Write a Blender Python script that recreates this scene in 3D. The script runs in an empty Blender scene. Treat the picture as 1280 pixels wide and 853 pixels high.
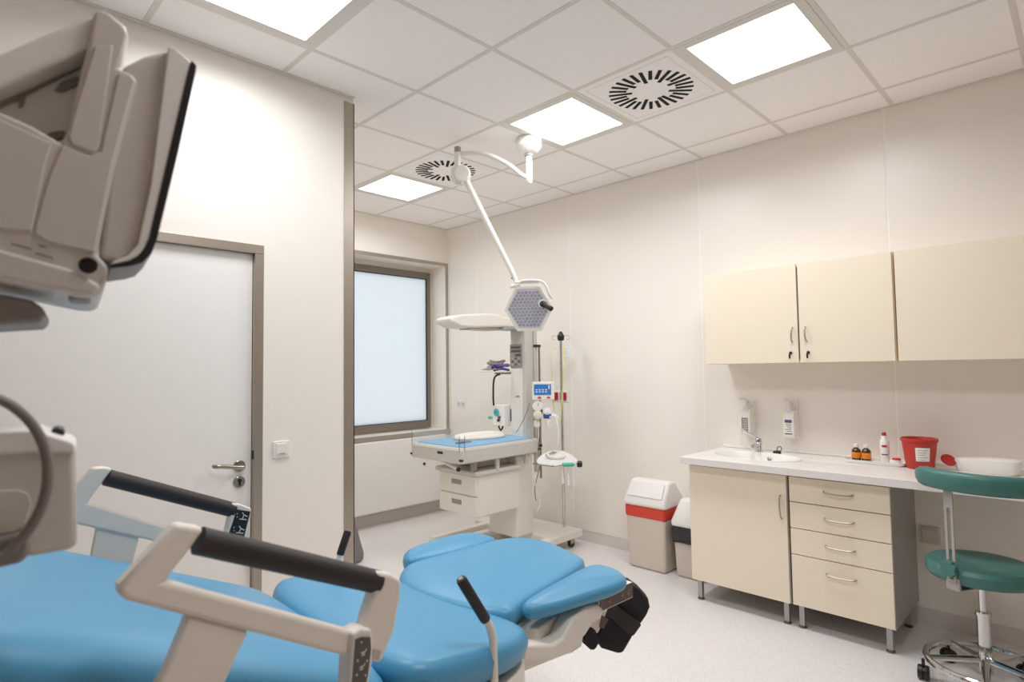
import bpy, bmesh, math, random
from mathutils import Vector, Matrix
random.seed(4)
PI=math.pi
SC=bpy.context.scene
COL=SC.collection

# ------------------------------------------------------------------ camera
YAW,PIT,ROL,FPX=0.79167551,0.04895058,-0.0135995,735.14
CAM=Vector((0,0,1.42))
_f=Vector((math.sin(YAW)*math.cos(PIT),math.cos(YAW)*math.cos(PIT),math.sin(PIT)))
_r0=Vector((math.cos(YAW),-math.sin(YAW),0)); _u0=_r0.cross(_f)
_r=_r0*math.cos(ROL)+_u0*math.sin(ROL); _u=-_r0*math.sin(ROL)+_u0*math.cos(ROL)
cam_d=bpy.data.cameras.new('camera'); cam=bpy.data.objects.new('camera',cam_d); COL.objects.link(cam)
cam.matrix_world=Matrix(((_r.x,_u.x,-_f.x,CAM.x),(_r.y,_u.y,-_f.y,CAM.y),(_r.z,_u.z,-_f.z,CAM.z),(0,0,0,1)))
cam_d.sensor_width=36; cam_d.lens=FPX/1280*36; cam_d.clip_start=.02
cam_d.dof.use_dof=True; cam_d.dof.focus_distance=3.0; cam_d.dof.aperture_fstop=3.6
SC.camera=cam
# ------------------------------------------------------------------ light, exposure
SC.view_settings.view_transform='Standard'; SC.view_settings.look='None'
SC.view_settings.exposure=0.97; SC.view_settings.gamma=1; SC.view_settings.use_curve_mapping=False
W=bpy.data.worlds.new('daylight'); SC.world=W; W.use_nodes=True
W.node_tree.nodes['Background'].inputs[0].default_value=(.88,.95,1,1)
W.node_tree.nodes['Background'].inputs[1].default_value=.5
SC.cycles.max_bounces=16; SC.cycles.diffuse_bounces=14
PANEL_WATT=6.2; PANEL_COLOR=(.985,.98,1)
PANEL_POWER=1.6            # ceiling light panels (emission strength of the diffusers)

# ------------------------------------------------------------------ measuring helper
def ray(x,y):
    return _r*((x-640)/FPX)+_u*(-(y-426.5)/FPX)+_f
def on(x,y,ax,val):
    """world point on the plane axis=val"""
    d=ray(x,y); return CAM+d*((val-CAM[ax])/d[ax])
def dep(x,y,d): return CAM+ray(x,y)*d

# ------------------------------------------------------------------ materials
def srgb(r,g,b):
    f=lambda c:(c/255/12.92) if c/255<=.04045 else ((c/255+.055)/1.055)**2.4
    return (f(r),f(g),f(b),1)
def mat(name,c,rough=.5,metal=0,noise=0,scale=20,bump=0,bscale=200,emit=0,spec=.5,coat=0,alpha=1,trans=0):
    m=bpy.data.materials.new(name); m.use_nodes=True; nt=m.node_tree; p=nt.nodes['Principled BSDF']
    col=srgb(*c); p.inputs['Base Color'].default_value=col
    p.inputs['Roughness'].default_value=rough; p.inputs['Metallic'].default_value=metal
    p.inputs['Specular IOR Level'].default_value=spec; p.inputs['Coat Weight'].default_value=coat
    p.inputs['Alpha'].default_value=alpha; p.inputs['Transmission Weight'].default_value=trans
    if emit: p.inputs['Emission Color'].default_value=col; p.inputs['Emission Strength'].default_value=emit
    tc=nt.nodes.new('ShaderNodeTexCoord')
    n=nt.nodes.new('ShaderNodeTexNoise'); n.inputs['Scale'].default_value=scale; n.inputs['Detail'].default_value=5
    nt.links.new(tc.outputs['Object'],n.inputs['Vector'])
    mx=nt.nodes.new('ShaderNodeMix'); mx.data_type='RGBA'; k=noise if noise else .02
    mx.inputs[6].default_value=tuple(v*(1-k) for v in col[:3])+(1,); mx.inputs[7].default_value=tuple(min(1,v*(1+k)) for v in col[:3])+(1,)
    nt.links.new(n.outputs['Fac'],mx.inputs[0]); nt.links.new(mx.outputs[2],p.inputs['Base Color'])
    if bump:
        n2=nt.nodes.new('ShaderNodeTexNoise'); n2.inputs['Scale'].default_value=bscale; n2.inputs['Detail'].default_value=3
        nt.links.new(tc.outputs['Object'],n2.inputs['Vector'])
        b=nt.nodes.new('ShaderNodeBump'); b.inputs['Strength'].default_value=bump; b.inputs['Distance'].default_value=.002
        nt.links.new(n2.outputs['Fac'],b.inputs['Height']); nt.links.new(b.outputs[0],p.inputs['Normal'])
    return m
M={}
def D(k,*a,**kw): M[k]=mat(k,*a,**kw)
D('wall_panel',(243,238,230),rough=.33,noise=.015,scale=3)
D('taupe_wall',(186,174,160),rough=.5)
D('wall_joint',(254,252,249),rough=.5)
D('skirting_light',(222,216,212),rough=.4,noise=.05,scale=120)
D('ceiling_tile',(253,249,248),rough=.9,noise=.02,scale=60,bump=.25,bscale=350)
D('ceiling_grid',(224,220,214),rough=.5)
D('door_leaf',(243,241,238),rough=.35)
D('steel',(168,160,148),rough=.32,metal=1,noise=.05,scale=8)
D('steel_frame',(182,172,160),rough=.38,metal=.85,noise=.05,scale=8)
D('chrome',(215,215,215),rough=.09,metal=1)
D('window_frame',(128,119,110),rough=.42,metal=.25)
D('gasket',(40,42,46),rough=.6)
D('reveal',(226,220,206),rough=.5)
D('skirting',(200,192,188),rough=.45,noise=.06,scale=120)
D('radiator_white',(238,236,235),rough=.35)
D('cabinet_cream',(241,230,209),rough=.38,noise=.012,scale=4)
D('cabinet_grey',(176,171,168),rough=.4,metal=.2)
D('alu_leg',(176,174,174),rough=.3,metal=.7)
D('handle_metal',(190,184,174),rough=.42,metal=.9)
D('white_plastic',(238,236,232),rough=.3)
D('white_soft',(232,228,222),rough=.5)
D('cream_plastic',(216,205,190),rough=.42)
D('bed_cream',(233,226,216),rough=.35)
D('machine',(205,199,193),rough=.45,bump=.1,bscale=600)
D('machine_dark',(138,131,127),rough=.5)
D('machine_light',(232,229,226),rough=.4)
D('black_rubber',(44,36,36),rough=.55,bump=.2,bscale=500)
D('black_plastic',(32,30,32),rough=.35)
D('black_fabric',(40,36,38),rough=.8,bump=.5,bscale=300)
D('cable_grey',(120,112,108),rough=.45)
D('blue_vinyl',(80,154,194),rough=.36,noise=.02,scale=6,bump=.12,bscale=500,spec=.45)
D('blue_pad',(110,170,210),rough=.5)
D('teal_vinyl',(66,118,112),rough=.35,spec=.5)
D('bin_beige',(212,202,190),rough=.42)
D('liner_red',(214,66,46),rough=.35)
D('red_plastic',(188,50,40),rough=.35)
D('red_deep',(178,34,32),rough=.35)
D('red_socket',(170,30,26),rough=.4)
D('bag_black',(38,38,40),rough=.25)
D('amber_glass',(74,46,14),rough=.12,coat=.5)
D('orange_label',(232,140,30),rough=.5)
D('paper',(236,234,230),rough=.6)
D('ink_dark',(70,66,76),rough=.6)
D('ink_purple',(96,80,140),rough=.6)
D('ink_red',(200,40,50),rough=.6)
D('ink_blue',(60,80,160),rough=.6)
D('icon_white',(220,220,222),rough=.5)
D('icon_red',(226,110,90),rough=.5)
D('panel_grey',(92,82,78),rough=.4)
D('ctrl_grey',(170,168,164),rough=.45)
D('lcd_blue',(50,105,165),rough=.25,emit=.2)
D('lens',(214,212,222),rough=.2,noise=.3,scale=70,spec=.6)
D('lens_dark',(180,179,190),rough=.12,noise=.3,scale=30,metal=.3)
D('green_plastic',(70,190,160),rough=.4)
D('teal_gauge',(80,180,180),rough=.4)
D('purple_pack',(90,84,150),rough=.5)
D('grey_cloth',(150,142,136),rough=.8)
D('yellow_tube',(220,216,140),rough=.3)
D('sheet_white',(228,224,214),rough=.8,bump=.3,bscale=60)
D('slate',(128,122,124),rough=.6,noise=.1,scale=15)
D('dark_void',(26,24,22),rough=.9)
D('clear_film',(250,250,252),rough=.2,alpha=.75)
D('clear_acrylic',(225,235,240),rough=.05,alpha=.1)
D('lamp_white',(240,238,232),rough=.3)
D('warmer_white',(232,228,220),rough=.35)
D('warmer_grey',(205,202,194),rough=.35)
D('grey_label',(150,146,140),rough=.5)
# emissive diffuser
m=mat('light_diffuser',(255,252,246),rough=.5); M['light_diffuser']=m
p=m.node_tree.nodes['Principled BSDF']; p.inputs['Emission Color'].default_value=(.955,.98,1,1); p.inputs['Emission Strength'].default_value=PANEL_POWER
# frosted glass: light from outside diffuses through it
m=bpy.data.materials.new('frosted_glass'); m.use_nodes=True; nt=m.node_tree; nt.nodes.clear(); M['frosted_glass']=m
o=nt.nodes.new('ShaderNodeOutputMaterial'); t=nt.nodes.new('ShaderNodeBsdfTranslucent'); g=nt.nodes.new('ShaderNodeBsdfPrincipled')
t.inputs[0].default_value=(.93,.96,.98,1); g.inputs['Base Color'].default_value=(.7,.78,.82,1); g.inputs['Roughness'].default_value=.3
nz=nt.nodes.new('ShaderNodeTexNoise'); nz.inputs['Scale'].default_value=2; mp=nt.nodes.new('ShaderNodeMapRange'); mp.inputs[3].default_value=.12; mp.inputs[4].default_value=.22
nt.links.new(nz.outputs['Fac'],mp.inputs[0])
x=nt.nodes.new('ShaderNodeMixShader'); nt.links.new(mp.outputs[0],x.inputs[0]); nt.links.new(t.outputs[0],x.inputs[1]); nt.links.new(g.outputs[0],x.inputs[2]); nt.links.new(x.outputs[0],o.inputs[0])
# speckled vinyl floor
def speckle(name,base,dark,light,sc,rough,w=.5):
    m=bpy.data.materials.new(name); m.use_nodes=True; nt=m.node_tree; p=nt.nodes['Principled BSDF']; M[name]=m
    tc=nt.nodes.new('ShaderNodeTexCoord')
    v=nt.nodes.new('ShaderNodeTexVoronoi'); v.inputs['Scale'].default_value=sc; nt.links.new(tc.outputs['Object'],v.inputs['Vector'])
    sp=nt.nodes.new('ShaderNodeSeparateColor'); nt.links.new(v.outputs['Color'],sp.inputs[0])
    r=nt.nodes.new('ShaderNodeValToRGB'); r.color_ramp.interpolation='CONSTANT'
    e=r.color_ramp.elements; e[0].position=0; e[0].color=srgb(*dark); e[1].position=.1; e[1].color=srgb(*base)
    n=e.new(.82); n.color=srgb(*light)
    nt.links.new(sp.outputs[0],r.inputs[0])
    # only the core of each cell carries the fleck
    n2=nt.nodes.new('ShaderNodeTexNoise'); n2.inputs['Scale'].default_value=1.3; n2.inputs['Detail'].default_value=4; nt.links.new(tc.outputs['Object'],n2.inputs['Vector'])
    mx=nt.nodes.new('ShaderNodeMix'); mx.data_type='RGBA'; mx.blend_type='MULTIPLY'; mx.inputs[0].default_value=1
    r2=nt.nodes.new('ShaderNodeValToRGB'); r2.color_ramp.elements[0].color=(.93,.925,.92,1); r2.color_ramp.elements[1].color=(1,1,1,1)
    nt.links.new(n2.outputs['Fac'],r2.inputs[0]); nt.links.new(r.outputs[0],mx.inputs[6]); nt.links.new(r2.outputs[0],mx.inputs[7])
    nt.links.new(mx.outputs[2],p.inputs['Base Color']); p.inputs['Roughness'].default_value=rough
speckle('vinyl_floor',(232,230,229),(222,215,212),(238,234,233),210,.34)
speckle('worktop',(236,233,230),(226,222,218),(240,238,236),300,.3)

# ------------------------------------------------------------------ mesh helpers
def BM(): return bmesh.new()
def box(bm,x0,x1,y0,y1,z0,z1,mx=None):
    vs=[bm.verts.new(Vector(c)) for c in ((x0,y0,z0),(x1,y0,z0),(x1,y1,z0),(x0,y1,z0),(x0,y0,z1),(x1,y0,z1),(x1,y1,z1),(x0,y1,z1))]
    for f in ((0,3,2,1),(4,5,6,7),(0,1,5,4),(1,2,6,5),(2,3,7,6),(3,0,4,7)): bm.faces.new([vs[i] for i in f])
    if mx is not None:
        for v in vs: v.co=mx@v.co
    return bm
def bx(*a,**k): return box(BM(),*a,**k)
def prism(bm,pts,off):
    """closed outline (3-D points) pushed by vector off"""
    off=Vector(off); a=[bm.verts.new(Vector(p)) for p in pts]; b=[bm.verts.new(Vector(p)+off) for p in pts]; n=len(pts)
    bm.faces.new(a); bm.faces.new(b[::-1])
    for i in range(n): bm.faces.new((a[i],b[i],b[(i+1)%n],a[(i+1)%n]))
    bmesh.ops.recalc_face_normals(bm,faces=bm.faces[:]); return bm
def tube(bm,pts,r,seg=12,caps=True,closed=False):
    pts=[Vector(p) for p in pts]; n=len(pts); rings=[]; up=None
    rr=r if isinstance(r,(list,tuple)) else [r]*n
    for i,p in enumerate(pts):
        if closed: t=(pts[(i+1)%n]-pts[i-1]).normalized()
        elif i==0: t=(pts[1]-p).normalized()
        elif i==n-1: t=(p-pts[i-1]).normalized()
        else: t=((pts[i+1]-p).normalized()+(p-pts[i-1]).normalized()).normalized()
        if up is None:
            up=Vector((0,0,1)) if abs(t.z)<.9 else Vector((1,0,0))
        s=t.cross(up).normalized(); up=s.cross(t).normalized()
        rings.append([bm.verts.new(p+s*math.cos(2*PI*k/seg)*rr[i]+up*math.sin(2*PI*k/seg)*rr[i]) for k in range(seg)])
    for i in range(n if closed else n-1):
        A,B=rings[i],rings[(i+1)%n]
        for k in range(seg): bm.faces.new((A[k],A[(k+1)%seg],B[(k+1)%seg],B[k]))
    if caps and not closed:
        bm.faces.new(rings[0][::-1]); bm.faces.new(rings[-1])
    bmesh.ops.recalc_face_normals(bm,faces=bm.faces[:]); return bm
def tb(pts,r,seg=12,**k): return tube(BM(),pts,r,seg,**k)
def lathe(bm,prof,c,axis=(0,0,1),seg=28):
    """prof: (radius, height) pairs along axis from c"""
    c=Vector(c); ax=Vector(axis).normalized(); s=ax.orthogonal().normalized(); t=ax.cross(s); rings=[]
    for r,h in prof:
        if r<1e-6: rings.append([bm.verts.new(c+ax*h)])
        else: rings.append([bm.verts.new(c+ax*h+s*r*math.cos(2*PI*k/seg)+t*r*math.sin(2*PI*k/seg)) for k in range(seg)])
    for A,B in zip(rings,rings[1:]):
        for k in range(seg):
            k2=(k+1)%seg
            if len(A)==1 and len(B)==1: continue
            if len(A)==1: bm.faces.new((A[0],B[k2],B[k]))
            elif len(B)==1: bm.faces.new((A[k],A[k2],B[0]))
            else: bm.faces.new((A[k],A[k2],B[k2],B[k]))
    if len(rings[0])>1: bm.faces.new(rings[0][::-1])
    if len(rings[-1])>1: bm.faces.new(rings[-1])
    bmesh.ops.recalc_face_normals(bm,faces=bm.faces[:]); return bm
def la(*a,**k): return lathe(BM(),*a,**k)
def smooth_path(pts,it=2,closed=False):
    pts=[Vector(p) for p in pts]
    for _ in range(it):
        q=[]; n=len(pts)
        rng=range(n) if closed else range(n-1)
        if not closed: q.append(pts[0])
        for i in rng:
            a,b=pts[i],pts[(i+1)%n]; q+= [a.lerp(b,.25),a.lerp(b,.75)]
        if not closed: q.append(pts[-1])
        pts=q
    return pts
def rounded(pts,r,closed=True,n=4):
    """round the corners of an outline by radius-ish r"""
    pts=[Vector(p) for p in pts]; out=[]; N=len(pts)
    for i,p in enumerate(pts):
        a=pts[i-1]; b=pts[(i+1)%N]; ra=min(r,(a-p).length*.45); rb=min(r,(b-p).length*.45)
        s=p+(a-p).normalized()*ra; e=p+(b-p).normalized()*rb
        for k in range(n+1):
            t=k/n; out.append(s*(1-t)**2+p*2*t*(1-t)+e*t*t)
    return out
def pad(bm,outline,thick,rad,dome=.012,mx=None,up=Vector((0,0,1)),zf=None):
    """upholstered cushion: outline is the top plane's silhouette (3-D points), thickness below"""
    o=[Vector(p) for p in outline]; c=sum(o,Vector())/len(o); n=len(o)
    # inward normals
    nor=[]
    area=sum(o[i].x*o[(i+1)%n].y-o[(i+1)%n].x*o[i].y for i in range(n))
    for i in range(n):
        t=(o[(i+1)%n]-o[i-1]); nn=Vector((-t.y,t.x,0)).normalized()
        if area<0: nn=-nn
        nor.append(nn)
    prof=[(rad*.8,-thick),(rad*.15,-thick+rad*.45),(0,-thick*.5),(rad*.15,-rad*.55),(rad*.5,-rad*.2),(rad,-.002)]
    rings=[]
    for ins,z in prof: rings.append([o[i]+nor[i]*ins+up*z for i in range(n)])
    last=rings[-1]
    for k,s in ((1,.8),(2,.55),(3,.28)):
        rings.append([c+(p-c)*s+up*(dome*(1-s*s)+.002) for p in last])
    R=[[bm.verts.new(p) for p in r] for r in rings]
    for A,B in zip(R,R[1:]):
        for i in range(n): bm.faces.new((A[i],A[(i+1)%n],B[(i+1)%n],B[i]))
    bm.faces.new(R[0][::-1]); ct=bm.verts.new(c+up*(dome+.002))
    for i in range(n): bm.faces.new((R[-1][i],R[-1][(i+1)%n],ct))
    if zf:
        for v in bm.verts: v.co=zf(v.co)
    bmesh.ops.recalc_face_normals(bm,faces=bm.faces[:]); return bm
def thing(name,label,cat,loc=(0,0,0),group=None):
    o=bpy.data.objects.new(name,None); COL.objects.link(o); o.location=loc; o.empty_display_size=.1
    o['label']=label; o['category']=cat
    if group: o['group']=group
    return o
def wloc(o):
    v=Vector(o.location)
    while o.parent: o=o.parent; v+=Vector(o.location)
    return v
def obj(name,bm,m,parent=None,bev=0,seg=2,label=None,ang=35,subsurf=0):
    me=bpy.data.meshes.new(name); 
    if parent is not None:
        org=wloc(parent)
        for v in bm.verts: v.co-=org
    else:
        xs=[v.co for v in bm.verts]
        org=Vector(((min(c.x for c in xs)+max(c.x for c in xs))/2,(min(c.y for c in xs)+max(c.y for c in xs))/2,min(c.z for c in xs)))
        for v in bm.verts: v.co-=org
    bm.to_mesh(me); bm.free()
    me.shade_smooth(); me.set_sharp_from_angle(angle=math.radians(ang))
    o=bpy.data.objects.new(name,me); COL.objects.link(o); me.materials.append(M[m] if isinstance(m,str) else m)
    if parent is not None: o.parent=parent
    else: o.location=org
    if bev:
        b=o.modifiers.new('bevel','BEVEL'); b.width=bev; b.segments=seg; b.limit_method='ANGLE'; b.angle_limit=math.radians(40); b.harden_normals=True
    if subsurf:
        s=o.modifiers.new('sub','SUBSURF'); s.levels=subsurf; s.render_levels=subsurf
    if label: o['label']=label
    return o
def top(name,bm,m,label,cat,bev=0,group=None,**k):
    o=obj(name,bm,m,None,bev,**k); o['label']=label; o['category']=cat
    if group: o['group']=group
    return o
def struct(name,bm,m,parent=None,bev=0,**k):
    o=obj(name,bm,m,parent,bev,**k)
    if parent is None: o['kind']='structure'
    return o
def copy_tree(o,parent=None):
    c=o.copy(); COL.objects.link(c)
    if parent is not None: c.parent=parent
    for ch in list(o.children):
        copy_tree(ch,c)
    return c

# ------------------------------------------------------------------ the room
XR=3.92; YD=2.81; YW=4.81; XC=1.64; H=2.91; XB=-1.7; YB=-1.7
FT=.03
struct('floor',bx(XB-.1,XR+.1,YB-.1,YW+.4,-.05,0),'vinyl_floor')
# right wall: backing with laminate panels, pale joint strips showing between them
wr=struct('wall_right',bx(XR,XR+.12,YB-.1,YW+.3,0,H+.1),'wall_joint')
ys=[YW,4.355,3.165,1.968,.808,-.38,-1.58,YB]
for a,b in zip(ys,ys[1:]):
    if a-b<.05: continue
    obj('wall_panel',bx(XR-.004,XR-.0001,b+.004,a-.004,.088,H),'wall_panel',wr,bev=.001)
    obj('joint_strip',bx(XR-.0032,XR-.0001,a-.0038,a+.0038,.088,H),'wall_joint',wr)
struct('baseboard_right',bx(XR-.0012,XR-.0001,YB,YW,0,.086),'skirting_light')
# window wall: built round the opening
WX0,WX1,WZ0,WZ1=1.9,3.885,.815,2.515
def win_opening(y0,y1,x0,x1,bm):
    box(bm,x0,WX0,y0,y1,0,H+.1); box(bm,WX1,x1,y0,y1,0,H+.1)
    box(bm,WX0,WX1,y0,y1,0,WZ0); box(bm,WX0,WX1,y0,y1,WZ1,H+.1); return bm
ww=struct('wall_window',win_opening(YW,YW+.3,XC-.3,XR,BM()),'wall_panel')
struct('baseboard_window',bx(XC+.02,XR+.006,YW-.004,YW-.0005,0,.1),'skirting')
# door wall (ends in a steel corner guard); opening for the door
DX0,DX1,DZ=.085,1.155,2.03
b=BM(); box(b,XB,DX0,YD,YD+.12,0,H+.1); box(b,DX1,XC-.002,YD,YD+.12,0,H+.1); box(b,DX0,DX1,YD,YD+.12,DZ,H+.1)
struct('wall_door',b,'wall_panel')
struct('wall_partition',bx(XC-.12,XC-.002,YD+.1205,YW-.0005,0,H+.1),'wall_panel')
struct('wall_left',bx(XB-.12,XB,YB-.1,YD+.12,0,H+.1),'taupe_wall')
struct('wall_back',bx(XB,XR,YB-.12,YB,0,H+.1),'taupe_wall')
for n,(x0,x1) in enumerate(((XB,DX0-.05),(DX1+.001,XC-.06))):
    struct('baseboard_door' if n==0 else 'baseboard_door_side',bx(x0,x1,YD-.004,YD-.0005,0,.1),'skirting')
g=BM(); box(g,XC-.058,XC+.003,YD-.003,YD-.0002,0,H-.03); box(g,XC-.0018,XC+.003,YD-.003,YD+.06,0,H-.03)
struct('trim_1',g,'steel_frame')
# steel trims round the window recess, at the wall face
tw=.032
r=struct('trim_2',bx(XC,XR-.003,YW-.008,YW-.0005,WZ1,WZ1+tw),'steel_frame')
struct('trim_3',bx(WX1,WX1+.03,YW-.008,YW-.0005,WZ0,WZ1),'steel_frame')
struct('trim_4',bx(XC,XR-.003,YW-.03,YW-.0005,WZ0-.04,WZ0),'steel_frame')
# window unit
wy=YW+.225
win=struct('window_1',bx(WX0,WX1,wy+.05,wy+.06,WZ0,WZ0+.03),'window_frame')
b=BM()
fw=.055
X0=2.80; X1=3.845; Z0=WZ0+.035; Z1=WZ1-.05
# outer fixed frame, left fixed light and the casement with its own frame
box(b,WX0,X0,wy,wy+.05,WZ0+.005,Z1); 
obj('side_frame',b,'window_frame',win)
b=BM(); box(b,X1,WX1,wy+.01,wy+.05,WZ0,WZ1); box(b,WX0,X1,wy+.01,wy+.05,Z1,WZ1); box(b,WX0,X1,wy+.01,wy+.05,WZ0,Z0-.02)
obj('reveal_lining',b,'reveal',win)
b=BM(); box(b,X0,X0+.085,wy-.02,wy+.03,Z0-.02,Z1); box(b,X1-.042,X1,wy-.02,wy+.03,Z0-.02,Z1)
box(b,X0+.085,X1-.042,wy-.02,wy+.03,Z1-.065,Z1); box(b,X0+.085,X1-.042,wy-.02,wy+.03,Z0-.02,Z0+.05)
obj('window_sash',b,'window_frame',win,bev=.004)
b=BM(); a0,a1,c0,c1=X0+.085,X1-.042,Z0+.05,Z1-.065
box(b,a0,a0+.008,wy-.012,wy+.02,c0,c1); box(b,a1-.008,a1,wy-.012,wy+.02,c0,c1); box(b,a0,a1,wy-.012,wy+.02,c1-.008,c1); box(b,a0,a1,wy-.012,wy+.02,c0,c0+.006)
obj('gasket',b,'gasket',win)
b=BM(); vs=[b.verts.new(c) for c in ((a0,wy,c0),(a1,wy,c0),(a1,wy,c1),(a0,wy,c1))]; b.faces.new(vs)
obj('window_pane',b,'frosted_glass',win)
# flat radiator below the window
t=thing('radiator','wide flat white panel radiator on the wall under the frosted window','radiator',(2.7,YW-.05,.13))
obj('front_panel',bx(1.75,3.795,YW-.10,YW-.055,.135,.775),'radiator_white',t,bev=.008)
obj('back_panel',bx(1.77,3.775,YW-.05,YW-.03,.15,.76),'radiator_white',t)
obj('bracket',bx(2.1,2.15,YW-.056,YW-.001,.3,.6),'radiator_white',t); obj('bracket',bx(3.5,3.55,YW-.056,YW-.001,.3,.6),'radiator_white',t)
c=on(530,580,1,YW-.1); obj('bleed_valve',la([(.012,0),(.012,.012),(.006,.014)],(c.x,YW-.1,c.z),(0,-1,0),12),'black_plastic',t)

# ------------------------------------------------------------------ door
d1=struct('door_1',bx(DX0+.045,DX1-.045,YD+.012,YD+.055,.004,DZ-.045),'door_leaf')
b=BM(); box(b,DX1-.043,DX1,YD-.014,YD+.119,0,DZ-.044); box(b,DX0,DX0+.043,YD-.014,YD+.119,0,DZ-.044); box(b,DX0,DX1,YD-.014,YD+.119,DZ-.0435,DZ)
f=obj('door_frame',b,'steel_frame',d1,bev=.003)
b=BM(); box(b,DX0+.0435,DX1-.0435,YD+.057,YD+.1,.002,DZ-.044); obj('door_rebate',b,'gasket',d1)
c=on(300,583,1,YD); e=on(265,586,1,YD)
hb=la([(.026,0),(.026,.007),(.024,.009)],(c.x,YD+.012,c.z),(0,-1,0),24)
obj('handle_rose',hb,'steel',d1)
lv=smooth_path([(c.x,YD+.003,c.z),(c.x,YD-.048,c.z),(c.x-.012,YD-.052,c.z),(e.x+.02,YD-.052,e.z+.012),(e.x,YD-.045,e.z+.012),(e.x-.003,YD-.03,e.z+.012)],2)
obj('door_handle',tb(lv,.0095,12),'steel',d1)
k=on(300,603,1,YD)
obj('keyhole_rose',la([(.026,0),(.026,.006),(.024,.008)],(k.x,YD+.012,k.z),(0,-1,0),24),'steel',d1)
b=la([(.0095,0),(.0095,.0015)],(k.x,YD+.0045,k.z+.006),(0,-1,0),14); box(b,k.x-.005,k.x+.005,YD+.003,YD+.0045,k.z-.017,k.z+.004)
obj('keyhole',b,'black_plastic',d1)
c=on(319.5,568,1,YD); obj('strike_plate',bx(DX1-.05,DX1-.043,YD-.016,YD-.008,c.z-.02,c.z+.02),'gasket',d1)
# light switch
c=on(351,562,1,YD)
t=thing('light_switch','white square rocker light switch on the wall beside the door','switch',(c.x,YD,c.z-.04))
obj('switch_plate',bx(c.x-.041,c.x+.041,YD-.009,YD,c.z-.041,c.z+.041),'white_plastic',t,bev=.006,seg=3)
obj('rocker',bx(c.x-.027,c.x+.027,YD-.0135,YD-.008,c.z-.024,c.z+.03),'white_plastic',t,bev=.003)
obj('label_window',bx(c.x-.014,c.x+.014,YD-.0142,YD-.0125,c.z-.022,c.z-.016),'ctrl_grey',t)

# ------------------------------------------------------------------ ceiling
ce=struct('ceiling',bx(XB-.12,XR+.12,YB-.12,YW+.3,H+.03,H+.08),'ceiling_tile')
gx=[XB]+[.043+.6*k for k in range(-2,7)]+[XR]       # x lines of the grid
gx=[XB,-1.157,-.557,.043,.643,1.243,1.843,2.443,3.043,3.643,XR]
gy=[YB,-1.573,-.99,-.407,.176,.759,1.342,1.925,2.508,3.091,3.674,4.257,YW]
lights={(7,5),(7,7),(7,10),(4,7),(4,4)}  # the last panel is unseen, added to brighten the near end of the room
vents={(7,6),(7,9)}
bw=.012
tile_mesh={}
for i in range(len(gx)-1):
    for j in range(len(gy)-1):
        x0,x1,y0,y1=gx[i]+bw,gx[i+1]-bw,gy[j]+bw,gy[j+1]-bw
        if x1-x0<.03 or y1-y0<.03: continue
        if x1<XC and y0>YD+.1: continue
        if (i,j) in lights and not (x1<XC and y0>YD-.3) or (i,j) in vents: continue
        obj('ceiling_tile',bx(x0,x1,y0,y1,H+.002,H+.014),'ceiling_tile',ce)
for k,x in enumerate(gx):
    w=bw if 0<k<len(gx)-1 else .02
    ytop=YW if x>XC-.1 else YD
    obj('grid_bar',bx(x-w,x+w,YB,ytop,H+(0 if 0<k<len(gx)-1 else -.004),H+.03),'ceiling_grid',ce,bev=.001,seg=1)
for k,y in enumerate(gy):
    w=bw if 0<k<len(gy)-1 else .02
    obj('grid_bar',bx(XB if y<YD+.1 else XC,XR,y-w,y+w,H+.0005-(0 if 0<k<len(gy)-1 else .004),H+.03),'ceiling_grid',ce,bev=.001,seg=1)
obj('edge_angle',bx(XB,XC-.002,YD-.022,YD-.001,H-.004,H+.03),'ceiling_grid',ce)
LBL={(7,5):'square recessed light panel nearest the wall cabinets, right of the round vent',(7,7):'square recessed light panel beside the lamp arm mount, middle of the room',
 (7,10):'farthest square recessed light panel, close to the frosted window',(4,7):'square recessed light panel above the door, cut by the top of the picture',
 (4,4):'added unseen light panel overhead, outside the picture, brightening the near end of the room'}
proto=None
for (i,j) in sorted(lights,reverse=True):
    x0,x1,y0,y1=gx[i]+bw,gx[i+1]-bw,gy[j]+bw,gy[j+1]-bw
    if x1<XC and y0>YD: continue
    if proto is None:
        t=thing('ceiling_light',LBL[(i,j)],'light',(x0,y0,H),'square ceiling light panels')
        b=BM(); w=.042
        box(b,x0,x1,y0,y0+w,H-.001,H+.012); box(b,x0,x1,y1-w,y1,H-.001,H+.012); box(b,x0,x0+w,y0+w,y1-w,H-.001,H+.012); box(b,x1-w,x1,y0+w,y1-w,H-.001,H+.012)
        obj('light_frame',b,'ceiling_grid',t,bev=.002)
        b=BM(); vs=[b.verts.new(c) for c in ((x0+w,y0+w,H+.004),(x0+w,y1-w,H+.004),(x1-w,y1-w,H+.004),(x1-w,y0+w,H+.004))]; b.faces.new(vs)
        obj('diffuser',b,'light_diffuser',t)
        ld=bpy.data.lights.new('panel_light','AREA'); ld.shape='RECTANGLE'; ld.size=x1-x0-2*w; ld.size_y=y1-y0-2*w; ld.energy=PANEL_WATT; ld.color=PANEL_COLOR; ld.spread=math.radians(164)
        lo=bpy.data.objects.new('panel_light',ld); COL.objects.link(lo); lo.parent=t; lo.location=((x1-x0)/2,(y1-y0)/2,.002); proto=t
    else:
        t=copy_tree(proto); t.location=(x0,y0,H); t['label']=LBL[(i,j)]
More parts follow.
